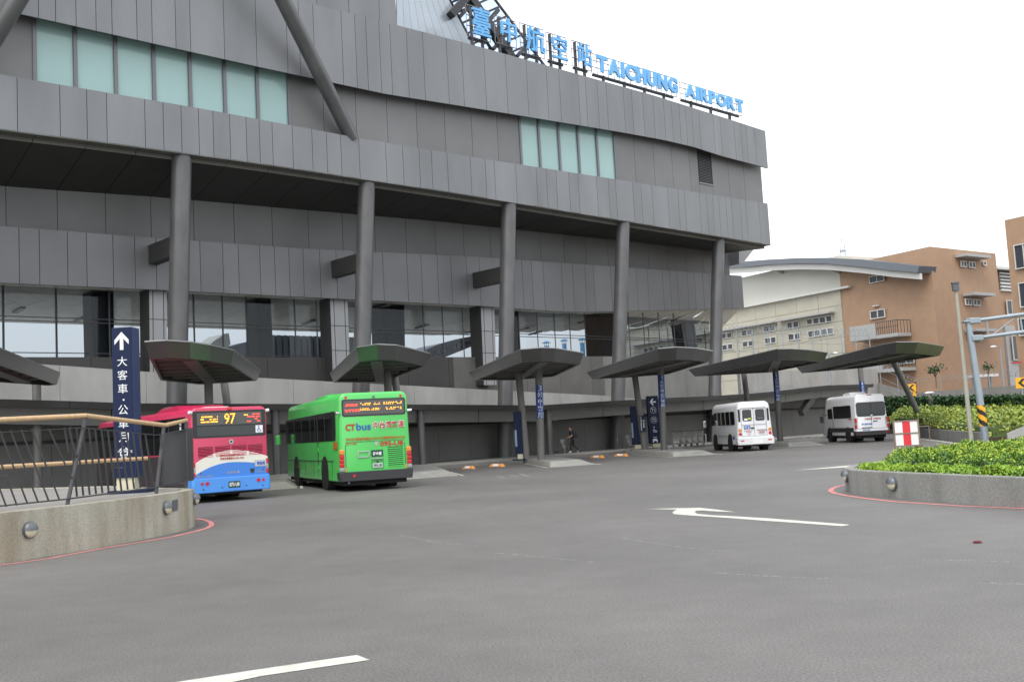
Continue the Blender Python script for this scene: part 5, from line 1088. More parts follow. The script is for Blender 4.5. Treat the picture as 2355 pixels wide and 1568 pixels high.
# ramp walls behind
rw = thing('ramp_side_wall', 'grey concrete ramp wall rising to the right behind the ivy', 'retaining wall', (50, 88, 0))
ra, rb_ = aty(2100, 903, 92), aty(2420, 880, 80); MB().prism([(ra.x, ra.y, 0), (rb_.x, rb_.y, 0), (rb_.x, rb_.y+.4, 0), (ra.x, ra.y+.4, 0)], [(ra.x, ra.y, ra.z), (rb_.x, rb_.y, rb_.z), (rb_.x, rb_.y+.4, rb_.z), (ra.x, ra.y+.4, ra.z)]).build('wall', M['concdark'], rw)
rc_ = thing('abutment_wall', 'brownish sloping abutment wall between shelter 6 and the chevron sign', 'retaining wall', (40, 98, 0))
a0, a1, a2 = aty(2017, 852, 102), aty(2021, 881, 102), aty(2102, 903, 97)
MB().prism([(a1.x, a1.y, 0), (a2.x, a2.y, 0), (a2.x, a2.y+.4, 0), (a1.x, a1.y+.4, 0)], [(a1.x, a1.y, a1.z), (a2.x, a2.y, a2.z), (a2.x, a2.y+.4, a2.z), (a1.x, a1.y+.4, a1.z)]).build('wall', M['conc'], rc_)
# ================================================================ SIGNS, POLES
def chevron(label, x0, x1, y0, y1, Y, zb, extra=False):
    p0, p1 = aty(x0, y1, Y), aty(x1, y0, Y); w, h = p1.x-p0.x, p1.z-p0.z; t = thing('chevron_sign', label, 'road sign', ((p0.x+p1.x)/2, Y, zb))
    zc = (p0.z+p1.z)/2-zb
    MB().tube((0, .06, 0), (0, .06, zc), .05).build('post', M['galv'], t, local=True)
    bd = MB().b2(-w/2, w/2, 0, .04, zc-h/2, zc+h/2).build('board', M['yellow'], t, local=True)
    s = .5*min(w, h); b = MB(); t_ = s*.5
    for sg in (1, -1): b.prism([(-s*.75, -.006, zc), (-s*.75+t_*1.3, -.006, zc), (s*.8, -.006, zc+sg*s*.8), (s*.8-t_*1.3, -.006, zc+sg*s*.8)], [(-s*.75, .004, zc), (-s*.75+t_*1.3, .004, zc), (s*.8, .004, zc+sg*s*.8), (s*.8-t_*1.3, .004, zc+sg*s*.8)])
    b.build('arrow', M['signblack'], bd, local=True)
    if extra:
        z0 = zc-h/2-h*.62; o = MB().b2(-w/2+.1, w/2-.03, .05, .09, z0, z0+h*.6).build('second_board', M['yellow'], t, local=True)
        MB().prism([(-s*.5, .04, z0), (-s*.5+t_, .04, z0), (s*.3, .04, z0+h*.55), (s*.3-t_, .04, z0+h*.55)], [(-s*.5, .052, z0), (-s*.5+t_, .052, z0), (s*.3, .052, z0+h*.55), (s*.3-t_, .052, z0+h*.55)]).build('arrow', M['signblack'], o, local=True)
chevron('yellow chevron sign beside the slanted column of the last shelter', 2086, 2105, 882, 901.5, 86, 0, True); chevron('yellow chevron sign cut off by the right picture edge', 2336, 2362, 867, 893, 76, 0)
t = thing('barrier_board', 'square white board with vertical red stripe in a rusty frame', 'barrier', (17.6, 47.5, 0), radians(-4)); k = 47.5/FOC
w, z0, z1 = 57*k, (946-1023)*k+EYE, (946-966)*k+EYE
zm = (z0+z1)/2
for z_a, z_b in ((z0+.03, zm-.03), (zm+.03, z1-.03)):
    MB().b2(-w/2+.05, w/2-.05, 0, .02, z_a, z_b).build('panel', M['whitepaint'], t, local=True); MB().b2(-.16, .18, -.005, .015, z_a, z_b).build('red_stripe', M['redpaint'], t, local=True)
rust = mat('rusty perforated steel', (.2, .16, .12), .7, noise=.4, nscale=20)
b = MB(); 
for x in (-w/2+.02, w/2-.02): b.b2(x-.035, x+.035, -.02, .03, 0, z1+.05)
for z in (z0, zm, z1): b.b2(-w/2-.02, w/2+.02, -.025, .025, z-.03, z+.03)
b.path([(w/2, .1, .3), (w/2+.5, .2, .3), (w/2+.5, .2, z1-.3), (w/2, .1, z1-.3)], .02); b.b2(w/2-.1, w/2+.2, .3, .5, 0, .12)
b.build('frame', rust, t, local=True)
# gantry with hazard stripes
g = atz(2268, 1024.5, 0); t = thing('gantry', 'grey steel gantry pole with black and yellow stripes and lattice arm', 'sign gantry', g); k = g.y/FOC; lean = radians(3.2); U = Vector((-sin(lean), 0, cos(lean)))
H_ = (936-729)*k+EYE; MB().tube((0, 0, 0), U*H_, .165, .13, 20).build('pole', M['galv'], t, local=True, smooth=True)
za = 1.0-.1; st = MB(); sy = MB(); n_ = 24
z_lo, z_hi = (936-978)*k+EYE, (936-930)*k+EYE
def cyl(z, q, rr): p = U*z; return p+Vector((rr*cos(q), rr*sin(q), 0))
for i in range(n_):
    for j in range(24):
        q0, q1 = 2*pi*i/n_, 2*pi*(i+1)/n_; a_, c_ = z_lo+(z_hi-z_lo)*j/24, z_lo+(z_hi-z_lo)*(j+1)/24
        ph = ((a_-z_lo)/.46+i/n_*1.5) % 1; (st if ph < .5 else sy).poly([cyl(a_, q0, .168), cyl(a_, q1, .168), cyl(c_, q1, .168), cyl(c_, q0, .168)])
st.build('black_stripes', M['signblack'], t, local=True); sy.build('yellow_stripes', M['yellow'], t, local=True)
AR = Vector((1, -.18, .07)).normalized(); u0, l0 = U*(H_-.14), U*(H_-.9); b = MB(); b.tube(u0, u0+AR*7, .085, .085, 12); b.tube(l0, l0+AR*7, .085, .085, 12); b.build('arm', M['galv'], t, local=True, smooth=True)
b = MB(); 
for x in (.75, 2.15, 3.6, 5): b.tube(u0+AR*x, l0+AR*x, .04)
b.tube(u0+AR*2.1, l0+AR*.85, .025); b.tube(u0+AR*2.25, l0+AR*3.5, .04); b.tube(u0+AR*5, l0+AR*3.7, .03); b.build('brace', M['galv'], t, local=True)
b = MB(); b.box(u0+AR*.25, (.5, .3, .26)); b.box(l0+AR*.25, (.5, .3, .26)); b.box(u0+Vector((-.1, 0, 0)), (.3, .4, .08)); b.build('clamp', M['galv'], t, local=True, bevel=.04)
g = atz(2235.5, 1036, .5); k = g.y/FOC; hh = (1036-668)*k; t = thing('capped_pole', 'slim beige pole with dark cap standing in the hedge', 'pole', (g.x, g.y, .3)); U2 = Vector((-sin(radians(.6)), 0, 1))
b = MB(); b.tube((0, 0, 0), U2*(hh*.5), .058, .058, 14); b.tube(U2*(hh*.5), U2*(hh+.2), .05, .046, 14); b.build('pole', M['polebeige'], t, local=True, smooth=True); MB().tube(U2*(hh+.2), U2*(hh+.38), .095, .105, 16).tube(U2*(hh+.4), U2*(hh+.44), .115, .115, 16).build('cap', M['lamp'], t, local=True, smooth=True)
def lamppost(label, x, ytop, Y, zb, arm, sc=1):
    p = aty(x, ytop, Y); t = thing('street_lamp', label, 'street lamp', (p.x, Y, zb)); H = p.z-zb
    MB().tube((0, 0, 0), (0, 0, H), .09*sc, .06*sc, 12).build('pole', M['galv'], t, local=True, smooth=True)
    MB().path([(0, 0, H), (arm*.25, -.05, H+.08), (arm*.6, -.1, H+.1)], .04*sc).build('arm', M['galv'], t, local=True)
    b = MB(); rg = []
    for y_, rr in ((0, .05), (.12, .15), (.4, .19), (.65, .12), (.72, .04)): rg.append([(arm*(.45+y_*sc), -.1+rr*sc*cos(q)*1, H+.1+rr*sc*(.7*sin(q) if sin(q) > 0 else .25*sin(q))) for q in [2*pi*i/12 for i in range(12)]])
    b.rings(rg).build('lamp_head', M['vanwhite'], t, local=True, smooth=True)
lamppost('street lamp with white head in front of the brown building', 2299, 800, 84, 0, -.7); lamppost('small street lamp head peeking above shelter roofs 5 and 6', 1907, 816, 92, 0, .6); lamppost('short street lamp behind the ivy wall', 2160, 905, 88, 0, -1.1)
# ================================================================ FAR BUILDINGS (facade plane through C along D)
C = Vector((42.3, 103.6)); D = Vector((-.49, .87)).normalized(); NB_ = Vector((-D.y, D.x)); NB_ = NB_ if NB_.dot(-C) > 0 else -NB_
E2 = Vector((.81, .59)).normalized(); NE = Vector((E2.y, -E2.x))
def fb(x, y, off=0.): return atpl(x, y, C+NB_*off, D)
def fe(x, y, off=0.): return atpl(x, y, C+NE*off, E2)
def g2_(x, y): return crop(x, y)
def slab_on(pix, fn, nrm, th, out=.0):
    b = [fn(*crop(x, y)) for x, y in pix]; N3 = Vector((nrm.x, nrm.y, 0)); b = [p+N3*out for p in b]; return [p-N3*th for p in b], b
bb = thing('cargo_building', 'beige and brown office building under a long arched grey roof', 'building', (C.x, C.y, 0))
ztop = fb(2137, 567).z; jx = fb(*crop(1048, 480)); jn = (jx.xy-C).dot(D); endD = 58.0
def wallpl(name, p, q, z0, z1, th, m, nrm): 
    n3 = Vector((nrm.x, nrm.y))*th; return MB().ext([(p.x, p.y), (q.x, q.y), (q.x-n3.x, q.y-n3.y), (p.x-n3.x, p.y-n3.y)], z0, z1).build(name, M[m], bb)
pj = C+D*jn; pe_ = C+D*endD; pr_ = C+E2*12.25
MB().ext([v.to_tuple() for v in (pj, C, pr_, pr_+D*12, pj+E2*12.25)], 0, ztop).build('brown_wall', M['brown'], bb)
zl = fb(*crop(1060, 597)).z
MB().ext([(pj.x, pj.y), (pe_.x, pe_.y), (pe_.x-NB_.x*8, pe_.y-NB_.y*8), (pj.x-NB_.x*8, pj.y-NB_.y*8)], zl, ztop+1.2).build('upper_wall', M['beige2'], bb)
q0, q1 = pj-NB_*-.15, pe_-NB_*-.15; b = MB(); row = 1.75
for i in range(int(zl/row)+1):
    for j in range(int((endD-jn)/3.4)+1):
        d0, d1 = jn+j*3.4+.02, min(jn+(j+1)*3.4-.02, endD); z0_, z1_ = max(zl-(i+1)*row+.02, 0), zl-i*row-.02
        if d1 <= d0 or z1_ <= z0_: continue
        p, q = C+D*d0+NB_*.1, C+D*d1+NB_*.1; b.ext([(p.x, p.y), (q.x, q.y), (q.x-NB_.x*.1, q.y-NB_.y*.1), (p.x-NB_.x*.1, p.y-NB_.y*.1)], z0_, z1_)
b.build('panel_wall', M['beige'], bb); MB().ext([(pj.x, pj.y), (pe_.x, pe_.y), (pe_.x-NB_.x*8, pe_.y-NB_.y*8), (pj.x-NB_.x*8, pj.y-NB_.y*8)], 0, zl-.03).build('backing_wall', mat('panel joint grey', (.25, .24, .2), .8), bb)
a_, c_ = C+D*(jn-1.6)+NB_*.3, C+D*endD+NB_*.3; MB().bar((a_.x, a_.y, zl+.05), (c_.x, c_.y, zl+.05), .5, .22).build('ledge', M['winw'], bb)
# arched roof : fascia following the picture outline in a plane two metres proud of the wall
top = [crop(x, y) for x, y in ((-500, 470), (-200, 440), (100, 415), (370, 402), (550, 388), (750, 378), (950, 376), (1200, 387), (1400, 408), (1612, 434))]
bot = [crop(x, y) for x, y in ((-500, 510), (-200, 480), (100, 455), (370, 442), (550, 424), (750, 415), (950, 417), (1200, 440), (1400, 464), (1600, 481))]
ft, fbm = [fb(x, y, 2.0) for x, y in top], [fb(x, y, 2.0) for x, y in bot]
N3 = Vector((NB_.x, NB_.y, 0)); b = MB(); s2 = MB()
for i in range(len(top)-1):
    b.prism([ft[i], ft[i+1], fbm[i+1], fbm[i]], [ft[i]-N3*2.6, ft[i+1]-N3*2.6, fbm[i+1]-N3*2.6, fbm[i]-N3*2.6])
b.build('arched_roof', M['archroof'], bb)
so_ = [Vector((p.x, p.y, p.z-.05))-N3*.35 for p in fbm]
for i in range(len(so_)-1):
    dz = Vector((0, 0, .62)); s2.prism([so_[i], so_[i+1], so_[i+1]-dz, so_[i]-dz], [so_[i]-N3*.3, so_[i+1]-N3*.3, so_[i+1]-dz-N3*.3, so_[i]-dz-N3*.3])
s2.build('eaves_beam', M['winw'], bb)
for i in (2, 4, 6): p = so_[i]; MB().bar(p-Vector((0, 0, .5)), p-N3*1.6-Vector((0, 0, .9)), .25).build('eaves_bracket', M['winw'], bb)
def window(x0, y0, x1, y1, fn, nrm, bright=False, panes=1, off=.0, skew=0, par=None):
    """x0,y0,x1,y1 in the enlarged crop; built flat in its wall plane with frame and glazing"""
    p0, p1 = fn(*crop(x0, y1)), fn(*crop(x1, y0+skew)); d = Vector((p1.x-p0.x, p1.y-p0.y)); L = d.length; d.normalize(); n = Vector((nrm.x, nrm.y)); z0, z1 = p0.z, p1.z
    if z1 < z0: z0, z1 = z1, z0
    o = p0.xy; b = MB(); q = lambda a, e: (o+d*a+n*e)
    def bx(a0, a1, e0, e1, za, zb, B): B.ext([q(a0, e0), q(a1, e0), q(a1, e1), q(a0, e1)], za, zb)
    fw = .085
    bx(0, L, .1, .22, z0, z0+fw, b); bx(0, L, .1, .22, z1-fw, z1, b); bx(0, fw, .1, .22, z0+fw, z1-fw, b); bx(L-fw, L, .1, .22, z0+fw, z1-fw, b)
    for k_ in range(1, panes): bx(L*k_/panes-.05, L*k_/panes+.05, .1, .2, z0+fw, z1-fw, b)
    f = b.build('window', M['winw'], par or bb); g_ = MB(); bx(fw, L-fw, .12, .15, z0+fw, z1-fw, g_); g_.build('pane', M['winbright' if bright else 'wing'], f); return f
for x0, y0, x1, y1, br in ((827, 803, 865, 853, 0), (872, 795, 912, 848, 0), (917, 788, 957, 842, 0), (963, 780, 1003, 834, 0), (835, 886, 877, 942, 0), (880, 880, 920, 934, 1), (926, 873, 968, 927, 1), (972, 866, 1013, 920, 1),
                           (688, 826, 724, 880, 0), (730, 819, 768, 874, 0), (695, 908, 735, 962, 0), (740, 903, 777, 957, 0), (524, 852, 558, 905, 0), (565, 846, 602, 899, 1), (530, 936, 567, 988, 0), (571, 931, 607, 982, 0),
                           (366, 883, 400, 932, 0), (404, 878, 441, 926, 1), (372, 961, 408, 1010, 0), (412, 957, 446, 1004, 0), (218, 905, 255, 952, 0), (262, 901, 296, 946, 0), (228, 986, 262, 1034, 0), (268, 980, 301, 1026, 0),
                           (40, 935, 90, 980, 0), (-110, 975, -70, 1020, 0), (-60, 968, -20, 1012, 0), (-330, 1010, -300, 1050, 0), (-290, 1003, -262, 1045, 0), (-255, 998, -225, 1040, 1), (-215, 992, -188, 1036, 0)): window(x0, y0, x1, y1, fb, NB_, br, skew=(y1-y0)*.0)
for x0, y0, x1, y1 in ((635, 826, 1017, 757), (220, 895, 612, 828), (-400, 1000, 150, 905)):
    p, q = fb(*crop(x0, y0), .1), fb(*crop(x1, y1), .1); q.z = p.z = (p.z+q.z)/2; MB().bar(p+N3*.4, q+N3*.4, .9, .18).build('window_hood', M['awning'], bb)
window(1270, 488, 1372, 560, fb, NB_, 0, 2); window(1276, 735, 1376, 812, fb, NB_, 0, 2)
p, q = fb(*crop(1295, 718)), fb(*crop(1335, 712)); MB().bar(p+N3*.2, q+N3*.2, .3, .1).build('lamp_bar', M['winw'], bb)
def balcony(xa, ya, xb_, yb, xc, zsl, solid=True):
    """concrete balcony in front of the brown side: solid upstand then railing"""
    p, q, e = fb(*crop(xa, ya), .1), fb(*crop(xb_, yb), .1), fb(*crop(xc, yb), .1); z = zsl; o = MB().ext([(v.x, v.y) for v in (p, e, e+N3*2.0, p+N3*2.0)], z-.35, z).build('balcony', M['awning'], bb)
    MB().ext([(v.x, v.y) for v in (p+N3*1.8, q+N3*1.8, q+N3*2.05, p+N3*2.05)], z-.3, z+1.25).build('upstand', M['awning'], o)
    b = MB(); a1, c1 = q+N3*1.95, e+N3*1.95
    for f in [i/10 for i in range(11)]: v = a1+(c1-a1)*f; b.bar((v.x, v.y, z), (v.x, v.y, z+1.3), .05)
    for h in (.7, 1.3): b.bar((a1.x, a1.y, z+h), (c1.x, c1.y, z+h), .06)
    for f in [i/4 for i in range(5)]: v = c1-N3*1.9*f; b.bar((v.x, v.y, z), (v.x, v.y, z+1.3), .05)
    b.bar((c1.x, c1.y, z+1.3), ((c1-N3*1.9).x, (c1-N3*1.9).y, z+1.3), .06); b.build('balustrade', M['iron'], o); return o
zb1 = fb(*crop(1480, 905), 1.5).z; balcony(1215, 880, 1400, 880, 1555, zb1); zb2 = fb(*crop(1500, 1150), 1.5).z; balcony(1250, 1150, 1450, 1150, 1590, zb2)
window(1470, 1085, 1585, 1130, fb, NB_, 0, 2)
N3e = Vector((NE.x, NE.y, 0))
for x0, x1, ya, yb in ((1870, 2045, 366, 380), (1925, 2078, 636, 648), (1940, 2088, 888, 897)):
    p, q = fe(*crop(x0, ya), .1), fe(*crop(x1, yb), .1); p.z = q.z = (p.z+q.z)/2; MB().bar(p+N3e*.55, q+N3e*.55, 1.2, .3).build('window_hood', M['awning'], bb)
for x0, y0, x1, y1 in ((1898, 403, 1936, 442), (1955, 408, 1997, 448), (1930, 668, 1970, 712), (1985, 672, 2030, 716), (1950, 922, 1990, 962), (1998, 925, 2040, 965), (2056, 402, 2075, 432), ): window(x0, y0, x1, y1, fe, NE, 0, 2 if x1-x0 > 30 else 1)
# stair wing with louvres at the right end
pw0, pw1 = fe(*crop(2135, 470), -3), fe(*crop(2400, 480), -3); zt2 = fe(*crop(2200, 468), -3).z
MB().ext([(v.x, v.y) for v in (pw0, pw1, pw1-N3e*6, pw0-N3e*6)], 0, zt2).build('stair_wing', M['brown'], bb); MB().ext([(v.x, v.y) for v in (pw0+N3e*.8-Vector((E2.x, E2.y, 0))*.6, pw1+N3e*.8, pw1-N3e*.5, pw0-N3e*.5-Vector((E2.x, E2.y, 0))*.6)], zt2, zt2+.3).build('wing_roof', M['winw'], bb)
b = MB(); l0_, l1_ = fe(*crop(2178, 500), -2.9), fe(*crop(2330, 500), -2.9); zz = fe(*crop(2220, 605), -2.9).z; k = 0
while zz+k*.38 < zt2-.05: v0, v1 = l0_, l1_; b.bar((v0.x, v0.y, zz+k*.38), (v1.x, v1.y, zz+k*.38), .3, .22 if k not in (3, 4, 5, 6, 7) else .12); k += 1
b.build('louvres', M['winw'], bb); v0, v1 = l0_-N3e*.02, l1_-N3e*.02; MB().ext([(v.x, v.y) for v in (v0, v1, v1-N3e*.08, v0-N3e*.08)], zz, zt2).build('louvre_backing', M['wing'], bb)
window(2228, 680, 2290, 778, lambda x, y: fe(x, y, -2.9), NE, 0, 2)
p0_, p1_ = fe(*crop(2248, 1160), -2.2), fe(*crop(2380, 1160), -2.2); zt3 = fe(*crop(2280, 855), -2.2).z; MB().ext([(v.x, v.y) for v in (p0_, p1_, p1_-N3e*2, p0_-N3e*2)], 0, zt3).build('stair_block', M['awning'], bb)
window(2272, 925, 2316, 1100, lambda x, y: fe(x, y, -2.1), NE, 0, 1)
# second brown building at the picture edge
rb2 = thing('brown_building', 'brown tiled building cut off by the right picture edge', 'building', (44, 91, 0)); P0 = Vector((44.0, 91.1)); D2 = Vector((.49, -.87)).normalized(); nD2 = Vector((-.87, -.49)).normalized()
MB().ext([(P0.x, P0.y), (P0+D2*16).to_tuple(), (P0+D2*16-nD2*12).to_tuple(), (P0-nD2*12).to_tuple()], 0, 18).build('wall', M['brown'], rb2)
def f_r(x, y): return atpl(x, y, P0+nD2*.02, D2)
for x0, y0, x1, y1 in ((2304, 262, 2420, 460), (2337, 535, 2440, 730), (2330, 790, 2440, 930)): window(x0, y0, x1, y1, f_r, nD2, 0, 2, par=rb2)
MB().bar(f_r(2330, 835)+Vector((nD2.x, nD2.y, 0))*.3, f_r(2354, 832)+Vector((nD2.x, nD2.y, 0))*.3, .1).build('striped_rail', M['redpaint'], rb2)
# lattice mast behind the arch
p = aty(1939, 596, 150); t = thing('antenna_mast', 'thin lattice antenna mast behind the arched roof', 'antenna', (p.x, 150, p.z-6)); b = MB(); k = 150/FOC
for x in (-.4, .4): b.bar((x, 0, 0), (x*.8, 0, 8), .09)
for i in range(8): b.bar((-.4, 0, i), (.4, 0, i+1), .06)
b.bar((0, 0, 8), (0, 0, 9.1), .08); b.bar((-.9, 0, 8.6), (.9, 0, 8.6), .06); b.bar((-.6, .5, 8.8), (.6, -.5, 8.8), .06); b.bar((-.4, 0, 7.2), (.4, 0, 7.2), .3); b.build('mast', M['galv'], t, local=True)
# ================================================================ FENCES WITH RAZOR WIRE
def fence(label, pts, h0, step, coil=.28):
    t = thing('razor_wire_fence', label, 'fence', pts[0]); b = MB(); w = MB(); c = MB(); L = 0
    for a_, e_ in zip(pts, pts[1:]):
        a_, e_ = Vector(a_), Vector(e_); n_ = max(1, int((e_-a_).length/step))
        for i in range(n_+1): q = a_+(e_-a_)*(i/n_); MB().bar(q-Vector((0, 0, h0)), q+Vector((0, 0, .25)), .07).build('post', M['galv'], t)
        for z in (0, -.9, -1.8): w.bar(a_+Vector((0, 0, z)), e_+Vector((0, 0, z)), .03)
        N_ = int((e_-a_).length/.035); pp = [a_+(e_-a_)*(i/N_)+Vector((coil*.3*sin(i*.42), coil*.4*sin(i*.42), .42+coil*cos(i*.42))) for i in range(N_+1)]
        for u_, v_ in zip(pp[::2], pp[2::2]): c.bar(u_, v_, .022)
    w.build('wires', M['galv'], t); c.build('razor_coil', M['galv'], t)
q0, q1, q2 = aty(1400, 754, 94), aty(1620, 763.5, 98), aty(1998, 773, 106); fence('tall wire fence with razor coil in front of the beige facade', [q0, q1, q2], 3.2, 1.75)
q0, q1, q2 = aty(2022, 850, 99), aty(2102, 888, 95), aty(2420, 862, 84); q2.z += .1; fence('low razor wire fence on the ramp wall before the brown building', [aty(2022, 846, 101), aty(2105, 884, 96), aty(2400, 858, 85)], 1.6, 2.2, .2)
# small trees near the brown building
def sapling(label, x, ytop, ybot, Y, n, seed, wpx):
    p, q = aty(x, ytop, Y), aty(x, ybot, Y); t = thing('young_tree', label, 'tree', (p.x, Y, q.z)); H = p.z-q.z; r = random.Random(seed); wd = wpx*Y/FOC/2
    b = MB(); b.tube((0, 0, 0), (.05, 0, H*.6), .05, .035); tips = []
    for i in range(5): e_ = Vector((r.uniform(-wd, wd), r.uniform(-.5, .5), H*r.uniform(.75, .97))); b.tube((.05, 0, H*.55), e_, .03, .012, 6); tips.append(e_)
    b.build('trunk', mat('sapling bark', (.16, .12, .09), .9), t, local=True); OFF_s = OFF[t]; OFF[t] = Vector((0, 0, 0))
    leaves([(tips[r.randrange(5)]+Vector((r.gauss(0, .28), r.gauss(0, .28), r.gauss(0, .16))), Vector((0, 0, .3))) for _ in range(n)], .24, seed, 'crown', M['leaf_ivy'], t); OFF[t] = OFF_s
sapling('small tree with tufted leaves against the brown wall, left of the poles', 2148, 843, 893, 93, 170, 4, 26); sapling('thin bare-looking young tree right of the striped gantry pole', 2268, 838, 893, 90, 70, 6, 18)
t_ = thing('parked_shelter', 'flat-roofed pale shelter on posts behind the ramp wall', 'shelter', aty(2255, 890, 93)); p = aty(2228, 866, 93); q = aty(2284, 866, 93); b = MB(); MB().ext([(p.x, p.y-1), (q.x, q.y-1), (q.x, q.y+1.4), (p.x, p.y+1.4)], p.z-.12, p.z+.12).build('roof', M['winw'], t_)
for x in (p.x+.3, q.x-.3): MB().bar((x, p.y, 1.5), (x, p.y, p.z), .12).build('post', M['galv'], t_)
# ================================================================ THINGS SEEN THROUGH THE OPEN LEVEL
for x0, x1, yt, lb in ((1292, 1302, 785, 'blue vent pipe seen through the glazing, middle of three'), (1333, 1344, 783, 'tallest blue vent pipe seen through the glazing, nearest the pier'), (1251, 1262, 790, 'blue vent pipe seen through the glazing, leftmost of three')):
    Y = 150; a_, c_ = aty(x0, yt+6, Y), aty(x1, yt+6, Y); R_ = (c_.x-a_.x)/2; t = thing('vent_pipe', lb, 'vent', ((a_.x+c_.x)/2, Y, 0), group='blue vent pipes behind the terminal'); z = a_.z
    MB().tube((0, 0, 0), (0, 0, z), R_, R_, 16).build('pipe', M['ventblue'], t, local=True, smooth=True); MB().tube((0, 0, z+.45), (0, 0, z+.75), R_*2, R_*.3, 16).build('cap', M['ventblue'], t, local=True)
    b = MB()
    for q in range(4): b.bar((R_*.9*cos(q*pi/2), R_*.9*sin(q*pi/2), z-.1), (R_*.9*cos(q*pi/2), R_*.9*sin(q*pi/2), z+.5), .08)
    b.build('cap_stay', M['ventblue'], t, local=True)
def inner(x, y, n=30.): s, z = onf(x, y, n); return W(s, n, z)
t = thing('boarding_bridge', 'grey corrugated boarding bridge seen through the upper glazing', 'boarding bridge', inner(690, 800))
p0, p1 = inner(622, 770), inner(775, 763); s0, n0 = SN(p0); s1, n1 = SN(p1); k = 0; s = s0
b = MB()
while s < s1+1.5: b.prism([W(s, 30, 3), W(s+.42, 30, 3), W(s+.42, 33, 3), W(s, 33, 3)], [W(s, 30, p0.z), W(s+.42, 30, p0.z), W(s+.42, 33, p0.z), W(s, 33, p0.z)]).prism([W(s+.42, 30.2, 3), W(s+.62, 30.2, 3), W(s+.62, 33, 3), W(s+.42, 33, 3)], [W(s+.42, 30.2, p0.z-.1), W(s+.62, 30.2, p0.z-.1), W(s+.62, 33, p0.z-.1), W(s+.42, 33, p0.z-.1)]); s += .62
b.build('corrugated_wall', M['bridge'], t)
c0, c1 = inner(480, 793), inner(590, 781); s0, _ = SN(c0); s1, _ = SN(c1)
MB().prism([W(s0, 31, 3), W(s1, 31, 3), W(s1, 34, 3), W(s0, 34, 3)], [W(s0, 31, c0.z-.6), W(s1, 31, c1.z), W(s1, 34, c1.z), W(s0, 34, c0.z-.6)]).build('tunnel', M['bridge'], t)
hd = [inner(x, y) for x, y in ((480, 795), (492, 784), (518, 767), (526, 766), (530, 790), (524, 800))]; N3f = Vector((FN.x, FN.y, 0)); MB().prism(hd, [v+N3f*3 for v in hd]).build('bridge_head', M['beige2'], t)
t = thing('arched_hangar_roof', 'curved steel-trussed roof seen through the glazing beyond the terminal', 'roof', inner(1030, 800, 40)); b = MB()
arc = [inner(x, y, 40) for x, y in ((960, 832), (985, 806), (1010, 796), (1050, 785), (1090, 777), (1130, 774))]; lo_ = [inner(x, y, 40) for x, y in ((960, 845), (990, 828), (1020, 818), (1050, 806), (1090, 790), (1130, 785))]
for i in range(5): b.bar(arc[i], arc[i+1], .5); b.bar(lo_[i], lo_[i+1], .35); b.bar(arc[i], lo_[i+1], .2); b.bar(lo_[i], arc[i+1], .2); b.bar(arc[i], lo_[i], .2)
b.build('truss', M['iron'], t); MB().prism(arc+list(reversed(lo_)), [v+N3f*6 for v in arc+list(reversed(lo_))]).build('roof', M['archroof'], t)
# ================================================================ PEOPLE AND TROLLEYS
def trolley(label, p, rz, group='luggage trolleys'):
    t = thing('luggage_trolley', label, 'luggage trolley', p, rz, group)          # front points to -x
    b = MB(); R_ = .018
    for y in (-.24, .24): b.path([(.42, y, .14), (-.42, y*.7, .14)], R_); b.path([(.42, y, .12), (.46, y, 1.0)], R_); b.path([(-.42, y*.7, .14), (-.46, y*.7, .72)], R_)
    b.path([(-.42, -.17, .14), (-.42, .17, .14)], R_); b.path([(.0, -.2, .14), (0, .2, .14)], R_); b.path([(.42, -.24, .3), (.42, .24, .3)], R_); b.path([(-.46, -.17, .72), (-.46, .17, .72)], R_)
    b.build('frame', M['chrome'], t, local=True)
    MB().path([(.46, -.27, 1.0), (.5, 0, 1.03), (.46, .27, 1.0)], .026, 8).build('handle', M['black'], t, local=True)
    MB().prism([(.33, -.22, .62), (.33, .22, .62), (.16, .22, .66), (.16, -.22, .66)], [(.41, -.23, .93), (.41, .23, .93), (.1, .23, .93), (.1, -.23, .93)]).build('basket', M['trolleypanel'], t, local=True); MB().prism([(.41, -.2, .2), (.41, .2, .2), (.38, .2, .2), (.38, -.2, .2)], [(.43, -.21, .56), (.43, .21, .56), (.2, .21, .58), (.2, -.21, .58)]).build('board', M['trolleypanel'], t, local=True)
    for x, y in ((.36, -.25), (.36, .25), (-.38, 0)):
        w_ = MB().tube((x, y-.025, .075), (x, y+.025, .075), .075, .075, 14).build('wheel', M['black'], t, local=True, smooth=True); MB().tube((x, y-.03, .075), (x, y+.03, .075), .04, .04, 10).build('hub', M['chrome'], w_, local=True)
    return t
PW = .16
pp = atz(1318, 1041, PW); pp = Vector((pp.x, pp.y, PW)); 
hd_ = radians(180)          # he walks to the left
walk = Vector((-1, .12, 0)).normalized(); wz = atan2(-walk.y, -walk.x)
def wp(f, s_, z): return pp+walk*f+Vector((-walk.y, walk.x, 0))*s_*-1+Vector((0, 0, z))
trolley('luggage trolley pushed by the walking man', pp+walk*.92, wz)
